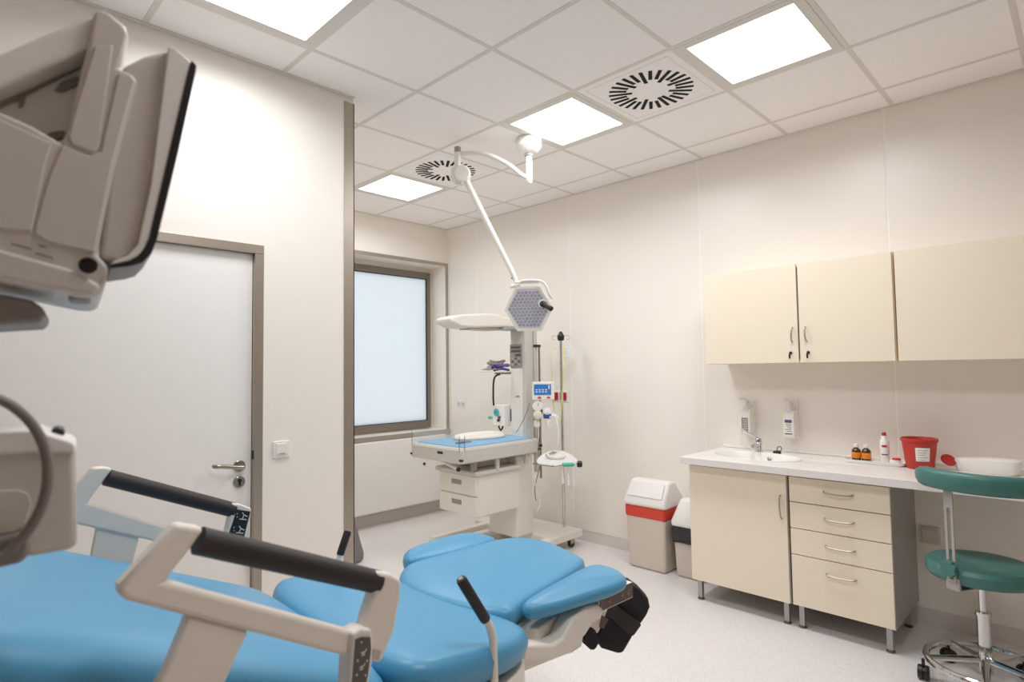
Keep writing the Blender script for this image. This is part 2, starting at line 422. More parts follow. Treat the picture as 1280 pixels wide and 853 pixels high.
# round swirl air diffusers
vp=None
for (i,j),lb in (((7,6),'round slotted air vent in the ceiling between two light panels, the nearer one'),((7,9),'round slotted air vent in the ceiling behind the lamp arm joint')):
    x0,x1,y0,y1=gx[i]+bw,gx[i+1]-bw,gy[j]+bw,gy[j+1]-bw; cx,cy=(x0+x1)/2,(y0+y1)/2
    if vp: 
        t=copy_tree(vp); t.location=(cx,cy,H); t['label']=lb; continue
    t=thing('ceiling_vent',lb,'vent',(cx,cy,H),'round ceiling air vents'); vp=t
    obj('vent_plate',bx(x0,x1,y0,y1,H+.001,H+.012),'ceiling_tile',t,bev=.001,seg=1)
    b=BM(); q=.035
    for (a,bb,c,dd) in ((x0+q,x1-q,y0+q,y0+q+.003),(x0+q,x1-q,y1-q-.003,y1-q),(x0+q,x0+q+.003,y0+q,y1-q),(x1-q-.003,x1-q,y0+q,y1-q)): box(b,a,bb,c,dd,H+.0002,H+.002)
    obj('plate_rim',b,'ceiling_grid',t)
    N=28
    for k in range(N):
        a=2*PI*(k+.4)/N; ri=.098 if k%3==0 else .13; ro=.222
        R=Matrix.Translation((cx,cy,0))@Matrix.Rotation(a,4,'Z')
        obj('slot',bx(ri,ro,-.0095,.0095,H-.0008,H+.004,mx=R@Matrix.Rotation(.0,4,'Z')),'dark_void',t)

# ------------------------------------------------------------------ lower cabinets, worktop, basin
XF=3.38; CB,CT=.12,.828
def bow_handle(name,p0,p1,out,parent,r=.0045,m='handle_metal',bow=.02):
    p0,p1,out=Vector(p0),Vector(p1),Vector(out)
    pts=[p0]+[p0.lerp(p1,t)+out*(.6+.4*math.sin(PI*t)) for t in (.04,.2,.35,.5,.65,.8,.96)]+[p1]
    return obj(name,tb(smooth_path(pts,1),r,10),m,parent)
def cab_legs(t,y0,y1):
    for x in (XF+.045,XR-.1):
        for y in (y0+.035,y1-.035):
            l=obj('leg',bx(x-.014,x+.014,y-.014,y+.014,.012,CB+.004),'alu_leg',t,bev=.003)
            obj('leveling_foot',la([(.02,0),(.02,.006),(.012,.013)],(x,y,0),seg=14),'panel_grey',l)
# unit 1: one door below the basin
y0,y1=1.232,1.813
t=thing('base_cabinet','cream floor cabinet with one tall door, below the wash basin','cabinet',(3.64,(y0+y1)/2,0),'cream floor cabinets')
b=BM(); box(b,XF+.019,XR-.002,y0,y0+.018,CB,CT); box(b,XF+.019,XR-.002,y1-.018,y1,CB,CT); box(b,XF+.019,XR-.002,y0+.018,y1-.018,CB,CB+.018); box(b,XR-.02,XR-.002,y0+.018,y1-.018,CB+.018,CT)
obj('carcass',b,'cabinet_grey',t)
d=obj('door',bx(XF,XF+.0185,y0+.003,y1-.001,CB+.004,CT-.012),'cabinet_cream',t,bev=.0015)
hz=on(976,632,0,XF)
bow_handle('handle',(XF+.001,1.267,.705),(XF+.001,1.262,.578),(-.026,0,0),d)
cab_legs(t,y0,y1)
# unit 2: four drawers
y0,y1=.742,1.222
t=thing('drawer_cabinet','cream floor cabinet with four drawers and a grey side, right of the basin cabinet','cabinet',(3.64,(y0+y1)/2,0),'cream floor cabinets')
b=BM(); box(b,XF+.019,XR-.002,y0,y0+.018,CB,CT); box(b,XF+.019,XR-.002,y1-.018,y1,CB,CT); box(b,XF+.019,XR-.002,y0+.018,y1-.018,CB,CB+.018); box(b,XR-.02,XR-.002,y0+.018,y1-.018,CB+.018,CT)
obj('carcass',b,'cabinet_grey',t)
zs=[CT-.012,.679,.538,.397,CB+.004]
for a,bb in zip(zs,zs[1:]):
    d=obj('drawer',bx(XF,XF+.0185,y0+.001,y1-.003,bb+.003,a-.0015),'cabinet_cream',t,bev=.0015)
    zc=(a+bb)/2 if a-bb<.2 else a-.075
    bow_handle('handle',(XF+.001,1.045,zc+.008),(XF+.001,.905,zc+.008),(-.026,0,-.006),d)
cab_legs(t,y0,y1)
# worktop with the oval basin hollow (cut by a solid, mesh baked)
WT=.872
ct=bx(3.315,XR-.0005,-.9,1.838,.83,WT)
me=bpy.data.meshes.new('a'); ct.to_mesh(me); ct.free(); oa=bpy.data.objects.new('a',me); COL.objects.link(oa)
bcx,bcy=3.60,1.49
cut=BM(); N=48; prof=[(1.0,.1),(1.0,WT+.05-.87+.0),(1.0,0)]
rings=[]
for s,z in ((1.03,WT+.02),(1.03,WT+.0005),(1.0,WT-.004),(.97,WT-.02),(.9,WT-.06),(.75,WT-.1),(.4,WT-.118)):
    rings.append([cut.verts.new((bcx+.165*s*math.cos(2*PI*k/N),bcy+.245*s*math.sin(2*PI*k/N),z)) for k in range(N)])
cut.faces.new(rings[0]); cut.faces.new(rings[-1][::-1])
for A,B in zip(rings,rings[1:]):
    for k in range(N): cut.faces.new((A[k],B[k],B[(k+1)%N],A[(k+1)%N]))
bmesh.ops.recalc_face_normals(cut,faces=cut.faces[:])
me2=bpy.data.meshes.new('b'); cut.to_mesh(me2); ob=bpy.data.objects.new('b',me2); COL.objects.link(ob)
bo=oa.modifiers.new('x','BOOLEAN'); bo.object=ob; bo.operation='DIFFERENCE'; bo.solver='EXACT'
dg=bpy.context.evaluated_depsgraph_get(); res=bpy.data.meshes.new_from_object(oa.evaluated_get(dg))
bm=BM(); bm.from_mesh(res); bpy.data.objects.remove(oa); bpy.data.objects.remove(ob)
t=thing('worktop','long white speckled worktop with a rounded front edge, over the cream floor cabinets','worktop',(3.6,.6,.83))
obj('worktop_slab',bm,'worktop',t,bev=.006,seg=3)
obj('wall_strip',bx(XR-.016,XR-.001,-.9,1.838,WT,WT+.016),'white_plastic',t,bev=.005)
# basin bowl
b=BM(); rings=[]
for s,z in ((1.09,WT+.0005),(1.08,WT+.005),(1.03,WT+.006),(.995,WT-.004),(.955,WT-.02),(.88,WT-.06),(.72,WT-.1),(.4,WT-.114),(.1,WT-.116)):
    rings.append([b.verts.new((bcx+.165*s*math.cos(2*PI*k/N),bcy+.245*s*math.sin(2*PI*k/N),z)) for k in range(N)])
for A,B in zip(rings,rings[1:]):
    for k in range(N): b.faces.new((A[k],B[k],B[(k+1)%N],A[(k+1)%N]))
b.faces.new(rings[-1])
bmesh.ops.recalc_face_normals(b,faces=b.faces[:])
for f in b.faces: f.normal_flip() if False else None
bs=thing('wash_basin','oval white wash basin set into the left end of the worktop','basin',(bcx,bcy,WT-.115))
obj('bowl',b,'white_plastic',bs)
obj('overflow',la([(.012,0),(.012,.004),(.008,.005)],(bcx+.14,bcy-.03,WT-.028),(-1,0,.35),16),'steel',bs)
obj('drain',la([(.022,0),(.022,.003),(.012,.001)],(bcx,bcy,WT-.1155),seg=20),'chrome',bs)
# mixer tap
fx,fy=3.815,1.555
t=thing('mixer_tap','small chrome lever tap standing behind the wash basin','tap',(fx,fy,WT))
obj('tap_body',la([(.026,0),(.026,.006),(.02,.012),(.02,.05),(.022,.056),(.022,.078),(.017,.088),(0,.09)],(fx,fy,WT+.0005)),'chrome',t)
obj('spout',tb(smooth_path([(fx,fy,WT+.03),(fx-.05,fy-.005,WT+.052),(fx-.11,fy-.01,WT+.05),(fx-.125,fy-.01,WT+.035)],2),[.013]*100 if False else .0115,14),'chrome',t)
lev=smooth_path([(fx,fy,WT+.085),(fx-.03,fy+.025,WT+.105),(fx-.075,fy+.06,WT+.14),(fx-.09,fy+.07,WT+.155)],2)
obj('lever',tb(lev,.0065,10),'chrome',t)
# basin plug with ring
px=on(968,564,2,WT)
t=thing('basin_plug','black rubber basin plug with a ring, lying on the worktop right of the tap','plug',(3.8,1.43,WT))
obj('stopper',la([(.02,0),(.024,.004),(.024,.012),(.018,.018),(0,.019)],(3.80,1.435,WT+.0005)),'black_rubber',t)
ring=[(3.80+.004*math.sin(a),1.42+.014*math.cos(a),WT+.032+.014*math.sin(a)) for a in [2*PI*k/16 for k in range(16)]]
obj('pull_ring',tube(BM(),ring,.0025,6,closed=True),'black_rubber',t)

# ------------------------------------------------------------------ wall cabinets
XU=3.605; UB,UT=1.437,2.02
def lock(y,z,parent):
    l=obj('lock',la([(.0085,0),(.0085,.006),(.006,.008)],(XU,y,z),(-1,0,0),14),'black_plastic',parent)
    obj('key',bx(XU-.022,XU-.007,y-.0015,y+.0015,z-.004,z+.004),'chrome',parent)
    obj('key_fob',bx(XU-.024,XU-.019,y-.005,y+.005,z-.034,z-.006),'black_plastic',parent,bev=.002)
y0,y1=.7345,1.79
t=thing('wall_cabinet','cream wall cabinet with two doors, bow handles and black locks','cabinet',(XR,(y0+y1)/2,UB),'cream wall cabinets')
def carcass(t,y0,y1):
    b=BM(); box(b,XU+.019,XR-.001,y0,y0+.018,UB,UT); box(b,XU+.019,XR-.001,y1-.018,y1,UB,UT); box(b,XU+.019,XR-.001,y0+.018,y1-.018,UB,UB+.018); box(b,XU+.019,XR-.001,y0+.018,y1-.018,UT-.018,UT); box(b,XR-.012,XR-.001,y0+.018,y1-.018,UB+.018,UT-.018)
    obj('carcass',b,'cabinet_cream',t)
carcass(t,y0,y1); 
d=obj('door',bx(XU,XU+.0185,1.2195,y1-.001,UB+.002,UT-.002),'cabinet_cream',t,bev=.0015)
bow_handle('handle',(XU+.001,1.252,1.563),(XU+.001,1.248,1.645),(-.024,0,0),d)
lock(1.262,1.497,d)
d=obj('door',bx(XU,XU+.0185,y0+.003,1.2105,UB+.002,UT-.002),'cabinet_cream',t,bev=.0015)
bow_handle('handle',(XU+.001,1.172,1.563),(XU+.001,1.178,1.645),(-.024,0,0),d)
lock(1.165,1.497,d)
b=bx(XU+.022,XU+.03,1.208,1.222,UB+.01,UT-.01); obj('door_gap_shade',b,'dark_void',t)  # dark strip standing in for the shade between the two doors
y0,y1=-.45,.7255
t=thing('wall_cabinet','cream wall cabinet without handles, running out of the picture at the right','cabinet',(XR,(y0+y1)/2,UB),'cream wall cabinets')
carcass(t,y0,y1)
obj('door',bx(XU,XU+.0185,.138,y1-.001,UB+.002,UT-.002),'cabinet_cream',t,bev=.0015)
obj('door',bx(XU,XU+.0185,y0+.001,.132,UB+.002,UT-.002),'cabinet_cream',t,bev=.0015)

# ------------------------------------------------------------------ dispensers and sockets on the right wall
def dispenser(y,label,purple):
    t=thing('dispenser',label,'dispenser',(XR,y,.965),'white wall dispensers')
    obj('back_bracket',bx(XR-.02,XR-.0005,y-.036,y+.036,.965,1.2),'white_plastic',t,bev=.004)
    b=BM(); pts=[(XR-.018,.97),(XR-.085,.97),(XR-.092,.985),(XR-.092,1.10),(XR-.07,1.14),(XR-.018,1.15)]
    prism(b,[(p[0],y-.034,p[1]) for p in pts],(0,.068,0)); obj('housing',b,'white_plastic',t,bev=.007,seg=3)
    obj('bottle',la([(.026,0),(.026,.09),(.02,.105),(.012,.112),(.012,.125)],(XR-.052,y,1.06),seg=20),'white_soft',t)
    obj('pump_lever',tb(smooth_path([(XR-.03,y,1.19),(XR-.07,y,1.205),(XR-.13,y+.01,1.21),(XR-.145,y+.01,1.205)],2),.007,8),'white_plastic',t)
    lab=obj('front_label',bx(XR-.0935,XR-.0915,y-.021,y+.021,.995,1.085),'paper' if purple else 'grey_label',t)
    if purple:
        obj('label_band',bx(XR-.0942,XR-.0932,y-.021,y+.021,1.067,1.085),'ink_purple',lab)
        b=BM()
        for k in range(5): box(b,XR-.0942,XR-.0932,y-.017,y+.017-.006*(k%3),1.056-k*.011,1.059-k*.011)
        obj('label_print',b,'ink_dark',lab)
        obj('label_foot',bx(XR-.0942,XR-.0932,y-.021,y+.021,.995,1.001),'ink_dark',lab)
    else:
        b=BM()
        for k in range(5): box(b,XR-.0942,XR-.0932,y-.016,y+.014-.005*(k%2),1.07-k*.014,1.073-k*.014)
        obj('label_print',b,'paper',lab)
a=on(931,524,0,XR-.09); dispenser(a.y,'white wall dispenser with a plain grey label, behind the tap',False)
a=on(985.5,528,0,XR-.09); dispenser(a.y,'white wall dispenser with a purple and white label, right of the tap',True)
c=on(577,505.5,0,XR)
t=thing('wall_socket','white double socket plate on the wall just right of the window','socket',(XR,c.y,c.z-.03))
obj('plate',bx(XR-.008,XR,c.y-.07,c.y+.07,c.z-.037,c.z+.037),'white_plastic',t,bev=.004)
for s in (-1,1):
    obj('socket_insert',la([(.024,0),(.024,.002),(.019,.003),(0,.0025)],(XR-.008,c.y+s*.033,c.z),(-1,0,0),18),'warmer_grey',t)
c=on(700,496,0,XR)
t=thing('wall_socket','white socket plate with two red sockets on the wall behind the steel pole','socket',(XR,c.y,c.z-.04))
obj('plate',bx(XR-.01,XR,c.y-.1,c.y+.1,c.z-.045,c.z+.05),'white_plastic',t,bev=.004)
for s in (-1,1):
    obj('red_socket',bx(XR-.02,XR-.009,c.y+s*.046-.034,c.y+s*.046+.034,c.z-.03,c.z+.036),'red_socket',t,bev=.004)
c=on(1163,669,0,XR)
t=thing('wall_socket','small pale socket box low on the wall behind the green stool seat','socket',(XR,c.y,c.z-.04))
obj('plate',bx(XR-.02,XR,c.y-.045,c.y+.045,c.z-.045,c.z+.045),'cream_plastic',t,bev=.004)
obj('cover',bx(XR-.026,XR-.0195,c.y-.034,c.y+.034,c.z-.034,c.z+.034),'cream_plastic',t,bev=.003)

# ------------------------------------------------------------------ things on the worktop
ty,tx=.885,3.745
t=thing('plastic_tray','shallow white plastic tray holding the small bottles on the worktop','tray',(tx,ty,WT))
o=rounded([(tx-.055,ty-.15,0),(tx+.075,ty-.15,0),(tx+.075,ty+.15,0),(tx-.055,ty+.15,0)],.05,n=6)
b=BM(); rr=[]
cc=sum(o,Vector())/len(o)
for s,z in ((.9,.0005),(.97,.006),(1,.02),(.985,.0205),(.95,.008),(.88,.005)):
    rr.append([b.verts.new((cc.x+(q.x-cc.x)*s,cc.y+(q.y-cc.y)*s,WT+z)) for q in o])
for A,B in zip(rr,rr[1:]):
    for k in range(len(o)): b.faces.new((A[k],A[(k+1)%len(o)],B[(k+1)%len(o)],B[k]))
b.faces.new(rr[0][::-1]); b.faces.new(rr[-1]); bmesh.ops.recalc_face_normals(b,faces=b.faces[:])
obj('tray_dish',b,'white_plastic',t)
TZ=WT+.0055
def amber(y,x,label):
    t=thing('medicine_bottle',label,'bottle',(x,y,TZ),'small amber medicine bottles')
    obj('glass_body',la([(.021,0),(.0235,.004),(.0235,.056),(.02,.066),(.011,.074),(.011,.08)],(x,y,TZ)),'amber_glass',t)
    obj('label_wrap',la([(.024,.018),(.0243,.019),(.0243,.049),(.024,.05)],(x,y,TZ)),'orange_label',t)
    obj('cap',la([(.013,.077),(.0135,.079),(.0135,.094),(.012,.096),(0,.096)],(x,y,TZ)),'white_plastic',t)
amber(.982,3.765,'left one of two small amber bottles with orange labels and white caps')
amber(.932,3.765,'right one of two small amber bottles with orange labels and white caps')
x,y=3.78,.845
t=thing('spray_bottle','slim white bottle with a red cap standing on the white tray','bottle',(x,y,TZ))
obj('bottle_body',la([(.021,0),(.023,.004),(.023,.115),(.021,.122),(.015,.134),(.013,.15)],(x,y,TZ)),'white_plastic',t)
obj('cap',la([(.011,.148),(.011,.165),(.009,.168),(0,.168)],(x,y,TZ)),'red_deep',t)
# curved printed bands facing the room
def arc_band(x,y,r,z0,z1,a0,a1,n=8):
    b=BM(); lo=[];hi=[]
    for k in range(n+1):
        a=a0+(a1-a0)*k/n
        lo.append((x+r*math.cos(a),y+r*math.sin(a),z0)); hi.append((x+r*math.cos(a),y+r*math.sin(a),z1))
    L=[b.verts.new(p) for p in lo]; U=[b.verts.new(p) for p in hi]
    for k in range(n): b.faces.new((L[k],L[k+1],U[k+1],U[k]))
    L2=[b.verts.new((x+(p[0]-x)*.985,y+(p[1]-y)*.985,p[2])) for p in lo]; U2=[b.verts.new((x+(p[0]-x)*.985,y+(p[1]-y)*.985,p[2])) for p in hi]
    for k in range(n): b.faces.new((L2[k+1],L2[k],U2[k],U2[k+1]))
    bmesh.ops.recalc_face_normals(b,faces=b.faces[:]); return b
fa=math.atan2(-y,-x)
obj('red_print',arc_band(x,y,.0234,TZ+.088,TZ+.1,fa-.6,fa+.5),'ink_red',t)
obj('blue_print',arc_band(x,y,.0234,TZ+.045,TZ+.051,fa-.7,fa+.7),'ink_blue',t)
x,y=3.752,.79
t=thing('gauze_roll','small white and red packet at the right end of the tray','packet',(x,y,TZ))
obj('packet_body',la([(.026,0),(.027,.003),(.027,.022),(.025,.025),(0,.025)],(x,y,TZ)),'white_plastic',t)
obj('packet_top',la([(.02,.0),(.021,.002),(.019,.008),(0,.009)],(x+.006,y-.004,TZ+.0255)),'ink_red',t)
# red sharps bucket
x,y=3.735,.675
t=thing('sharps_bucket','red tapered plastic bucket with a white label on the worktop','bucket',(x,y,WT))
b=la([(.060,0),(.063,.004),(.079,.14),(.084,.142),(.085,.157),(.080,.159),(.077,.15),(.075,.14),(.058,.012),(0,.011)],(x,y,WT+.0005),seg=40)
obj('bucket_body',b,'red_plastic',t)
fa=math.atan2(-y,-x)
def cone_band(x,y,rf,z0,z1,a0,a1,n=8):
    b=BM(); R=[]
    for z in (z0,z1): R.append([b.verts.new((x+rf(z)*math.cos(a0+(a1-a0)*k/n),y+rf(z)*math.sin(a0+(a1-a0)*k/n),z)) for k in range(n+1)])
    for k in range(n): b.faces.new((R[0][k],R[0][k+1],R[1][k+1],R[1][k]))
    return b
rf=lambda z:.0640+(z-WT)*(.016/.136)
la1=obj('bucket_label',cone_band(x,y,rf,WT+.045,WT+.115,fa-.25,fa+.62),'paper',t)
rf2=lambda z:rf(z)+.0005
bb=BM()
for k in range(5):
    z=WT+.1-.012*k; q=cone_band(x,y,rf2,z,z+.0025,fa-.12+.02*(k%2),fa+.5-.1*(k%3)); me=bpy.data.meshes.new('q'); q.to_mesh(me); bb.from_mesh(me); q.free()
obj('label_print',bb,'grey_label',la1)
# white kidney dish lying with a red lid leaning on it
K=[on(1196,585,2,WT),on(1275,592,2,WT)]
x,y=3.80,.405
t=thing('instrument_dish','long white plastic dish lying on the worktop right of the red bucket','dish',(x,y,WT))
o=smooth_path([(x-.04,y+.135,0),(x-.055,y+.05,0),(x-.075,y-.05,0),(x-.065,y-.135,0),(x+.03,y-.14,0),(x+.055,y-.07,0),(x+.05,y+.05,0),(x+.035,y+.13,0)],3,closed=True)
b=BM(); rr=[]; cc=sum(o,Vector())/len(o)
for s,z in ((.86,.0005),(.93,.006),(1,.045),(1.0,.062),(.97,.069),(.9,.072),(.5,.074)):
    rr.append([b.verts.new((cc.x+(q.x-cc.x)*s,cc.y+(q.y-cc.y)*s,WT+z-.012*max(0,(q.y-cc.y)/.17)*(z>.03))) for q in o])
for A,B in zip(rr,rr[1:]):
    for k in range(len(o)): b.faces.new((A[k],A[(k+1)%len(o)],B[(k+1)%len(o)],B[k]))
b.faces.new(rr[0][::-1]); b.faces.new(rr[-1]); bmesh.ops.recalc_face_normals(b,faces=b.faces[:])
obj('dish_body',b,'white_plastic',t)
obj('dish_foot',bx(x-.05,x+.03,y-.1,y+.1,WT+.0003,WT+.004),'white_soft',t)
c=Vector((3.76,.556,WT+.052)); ax=Vector((-.5,-.5,.7)).normalized()
top('bucket_lid',la([(.03,-.006),(.034,-.005),(.035,.002),(.032,.007),(.025,.005),(0,.006)],c,ax,30),'red_deep','round red plastic lid leaning against the end of the white dish','lid')

# ------------------------------------------------------------------ bins
def bin_lid(bm,x0,x1,y0,y1,z0,zk,zt,xt0,xt1,ins):
    """hipped swing lid"""
    P=[(x0,y0,z0),(x1,y0,z0),(x1,y1,z0),(x0,y1,z0),(x0,y0,zk),(x1,y0,zk),(x1,y1,zk),(x0,y1,zk),(xt0,y0+ins,zt),(xt1,y0+ins,zt),(xt1,y1-ins,zt),(xt0,y1-ins,zt)]
    v=[bm.verts.new(p) for p in P]
    for f in ((3,2,1,0),(0,1,5,4),(1,2,6,5),(2,3,7,6),(3,0,4,7),(4,5,9,8),(5,6,10,9),(6,7,11,10),(7,4,8,11),(8,9,10,11)): bm.faces.new([v[i] for i in f])
    bmesh.ops.recalc_face_normals(bm,faces=bm.faces[:]); return bm
def taper(x0,x1,y0,y1,z0,z1,d):
    b=BM(); P=[(x0+d,y0+d,z0),(x1-d,y0+d,z0),(x1-d,y1-d,z0),(x0+d,y1-d,z0),(x0,y0,z1),(x1,y0,z1),(x1,y1,z1),(x0,y1,z1)]
    v=[b.verts.new(p) for p in P]
    for f in ((0,3,2,1),(4,5,6,7),(0,1,5,4),(1,2,6,5),(2,3,7,6),(3,0,4,7)): b.faces.new([v[i] for i in f])
    return b
t=thing('waste_bin','tall beige bin with a white swing lid and red liner band','bin',(3.76,2.3,0),'swing lid bins')
obj('bin_body',taper(3.635,3.895,2.142,2.46,0,.44,.012),'bin_beige',t,bev=.022,seg=4)
obj('liner_band',taper(3.629,3.899,2.137,2.466,.355,.447,.002),'liner_red',t,bev=.02,seg=3,label='red plastic liner folded over the rim')
l=obj('swing_lid',bin_lid(BM(),3.622,3.902,2.128,2.474,.44,.475,.615,3.715,3.80,.018),'white_plastic',t,bev=.018,seg=4)
obj('lid_flap',prism(BM(),[(3.640,2.165,.505),(3.640,2.437,.505),(3.700,2.432,.597),(3.700,2.17,.597)],(-.006,0,.004)),'white_plastic',l,bev=.002)
obj('rim_line',bx(3.646,3.65,2.17,2.43,.055,.058),'cream_plastic',t)
t=thing('waste_bin','smaller beige bin with a black bag, half hidden by the floor cabinet','bin',(3.78,1.97,0),'swing lid bins')
obj('bin_body',taper(3.665,3.895,1.865,2.1,0,.31,.012),'bin_beige',t,bev=.02,seg=3)
# crumpled bag collar
b=BM(); N=40; rr=[]
o=rounded([(3.658,1.858,0),(3.902,1.858,0),(3.902,2.108,0),(3.658,2.108,0)],.03,n=6)
for z in (.235,.25,.27,.29,.31,.33,.345):
    e=.008 if z in(.235,.25) else .003
    rr.append([b.verts.new((q.x+random.uniform(-e,e),min(2.118,q.y+random.uniform(-e,e)),z+(random.uniform(-.012,.012) if z<.24 else 0))) for q in o])
for A,B in zip(rr,rr[1:]):
    for k in range(len(o)): b.faces.new((A[k],A[(k+1)%len(o)],B[(k+1)%len(o)],B[k]))
bmesh.ops.recalc_face_normals(b,faces=b.faces[:])
obj('bin_bag',b,'bag_black',t,ang=180,subsurf=1,label='black plastic bag folded over the rim')
obj('swing_lid',bin_lid(BM(),3.655,3.902,1.855,2.111,.335,.375,.515,3.74,3.82,.03),'white_plastic',t,bev=.02,seg=4)
# slate grey thing standing behind the wall end: soft sack-like bin
e=on(458,701,2,0.0)
sx,sy=e.x-.14,e.y+.12
t=thing('fabric_bin','slate grey fabric bin peeking out behind the end of the door wall','bin',(sx,sy,0))
obj('bin_shell',la([(.15,0),(.165,.02),(.168,.06),(.14,.16),(.11,.27),(.085,.36),(.07,.365),(.068,.355)],(sx,sy,.001),seg=8),'slate',t,bev=.006)
obj('rim_band',la([(.089,.335),(.092,.338),(.084,.37),(.07,.372)],(sx,sy,0),seg=8),'ctrl_grey',t)

# ------------------------------------------------------------------ swivel stool
sx,sy=3.33,.395
t=thing('swivel_stool','teal green swivel stool with a curved backrest, in front of the worktop','stool',(sx,sy,0))
SZ=.545
obj('seat',la([(0,-.075),(.15,-.075),(.19,-.068),(.203,-.05),(.203,-.02),(.19,-.004),(.16,.002),(.1,-.006),(0,-.008)],(sx,sy,SZ),seg=56),'teal_vinyl',t)
obj('seat_plate',la([(.09,-.09),(.12,-.088),(.12,-.076),(0,-.076)],(sx,sy,SZ),seg=24),'black_plastic',t)
obj('gas_strut',la([(.014,0),(.014,.23)],(sx,sy,.25),seg=18),'chrome',t)
obj('lift_column',la([(.02,0),(.026,.003),(.026,.245),(.03,.247),(.03,.262),(.02,.264)],(sx,sy,.065),seg=24),'chrome',t)
obj('lift_lever',tb([(sx-.02,sy,.15),(sx-.05,sy-.02,.152),(sx-.07,sy-.03,.148)],.006,8),'chrome',t)
rg=[(sx+.215*math.cos(2*PI*k/56),sy+.215*math.sin(2*PI*k/56),.098) for k in range(56)]
obj('foot_ring',tube(BM(),rg,.014,10,closed=True),'chrome',t)
for k in range(5):
    a=math.radians(115)+2*PI*k/5; ca,sa=math.cos(a),math.sin(a)
    obj('base_arm',tb([(sx+ca*.02,sy+sa*.02,.12),(sx+ca*.1,sy+sa*.1,.112),(sx+ca*.215,sy+sa*.215,.1)],[.016,.014,.011],10),'chrome',t)
    cx_,cy_=sx+ca*.235,sy+sa*.235
    c=obj('caster',la([(.007,0),(.007,.035)],(cx_,cy_,.055),seg=10),'black_plastic',t)
    w=Vector((-sa,ca,0)) if k%2 else Vector((ca,sa,0))
    w=(w+Vector((.3,.2,0))).normalized()
    obj('wheel',la([(.008,-.024),(.028,-.022),(.031,-.016),(.031,-.004),(.024,-.002),(.024,.002),(.031,.004),(.031,.016),(.028,.022),(.008,.024)],(cx_,cy_,.031),w,20),'black_plastic',c)
# backrest: swept crescent round the seat axis, on the camera side
bc=Vector((sx+.02,sy-.03,0)); R=.262; a0,a1=math.radians(118),math.radians(270); nn=30; rings=[]
b=BM()
for k in range(nn+1):
    u=k/nn; a=a0+(a1-a0)*u; taper_=min(1,math.sin(PI*min(max(u,.0),1))*3.2+.18); hh=.043*taper_**.6; ww=.028*taper_**.6
    ring=[]
    for q in range(14):
        th=2*PI*q/14; cx2=abs(math.cos(th))**.75*math.copysign(1,math.cos(th)); sz2=abs(math.sin(th))**.75*math.copysign(1,math.sin(th))
        rad=R+ww*cx2; ring.append(b.verts.new((bc.x+rad*math.cos(a),bc.y+rad*math.sin(a),.925-.012*u+hh*sz2)))
    rings.append(ring)
for A,B in zip(rings,rings[1:]):
    for q in range(14): b.faces.new((A[q],A[(q+1)%14],B[(q+1)%14],B[q]))
b.faces.new(rings[0]); b.faces.new(rings[-1]); bmesh.ops.recalc_face_normals(b,faces=b.faces[:])
obj('backrest',b,'teal_vinyl',t,ang=80)
aa=math.radians(150); r1=R-.022
aa=math.atan2(sy-.001+.10-bc.y,-.25)
P=lambda rad,z,da=0:(bc.x+rad*math.cos(aa+da),bc.y+rad*math.sin(aa+da),z)
b=BM()
tdir=Vector((-math.sin(aa),math.cos(aa),0)); rdir=Vector((math.cos(aa),math.sin(aa),0))
pc=Vector(P(R-.03,0))
def strap(b,w0,w1,z0,z1,th=.006):
    a=pc+tdir*w0; c=pc+tdir*w1
    prism(b,[(a.x,a.y,z0),(c.x,c.y,z0),(c.x,c.y,z1),(a.x,a.y,z1)],rdir*th)
strap(b,-.019,-.007,.50,.80); strap(b,.007,.019,.50,.80); strap(b,-.019,.019,.80,.895); strap(b,-.019,.019,.485,.50)
obj('back_bar',b,'ctrl_grey',t,bev=.001)
b=BM(); prism(b,[tuple(pc+tdir*-.028+Vector((0,0,.452))),tuple(pc+tdir*.028+Vector((0,0,.452))),tuple(pc+tdir*.028+Vector((0,0,.505))),tuple(pc+tdir*-.028+Vector((0,0,.505)))],rdir*-.012)
prism(b,[tuple(pc+tdir*-.025+Vector((0,0,.456))),tuple(pc+tdir*.025+Vector((0,0,.456))),tuple(pc+tdir*.025-rdir*.12+Vector((0,0,.456))),tuple(pc+tdir*-.025-rdir*.12+Vector((0,0,.456)))],(0,0,-.005))
obj('back_bracket',b,'ctrl_grey',t,bev=.002)
kb=pc+rdir*.006+Vector((0,0,.545))
prof=[]
b=BM(); pts=[]
for k in range(24):
    rr_=.033+(.003 if k%3 else -.003); th=2*PI*k/24
    pts.append(kb+tdir*rr_*math.cos(th)+Vector((0,0,1))*rr_*math.sin(th))
prism(b,pts,rdir*.024); obj('clamp_knob',b,'teal_vinyl',t,bev=.004)

# ------------------------------------------------------------------ ceiling mounted examination lamp
lm=Vector((2.745,2.535,H))
t=thing('examination_lamp','white ceiling mounted examination lamp with jointed arm and hexagonal head','lamp',lm)
obj('ceiling_canopy',la([(.075,0),(.082,-.01),(.082,-.055),(.06,-.085),(.03,-.1),(0,-.1)],lm,seg=32),'lamp_white',t)
def dv(x,y,d): return dep(x,y,d)
vb=Vector((lm.x,lm.y,2.655))
obj('drop_tube',la([(.02,0),(.02,-.16),(.0215,-.165),(.0225,-.185),(.02,-.205),(.012,-.215)],lm+Vector((0,0,-.08)),seg=20),'lamp_white',t)
obj('mount_collar',la([(.028,-.095),(.028,-.112)],lm,seg=20),'ctrl_grey',t)
j1=dv(572,192,3.78)
A=vb+Vector((0,0,-.005))
arm=smooth_path([A,A.lerp(j1,.12)+Vector((0,0,.005)),dv(637,206,3.76),dv(610,193,3.765),dv(592,191,3.77),j1+Vector((0,0,-.002))],3)
obj('upper_arm',tb(arm,.0155,14),'lamp_white',t)
jb=Vector((j1.x,j1.y,j1.z-.2))
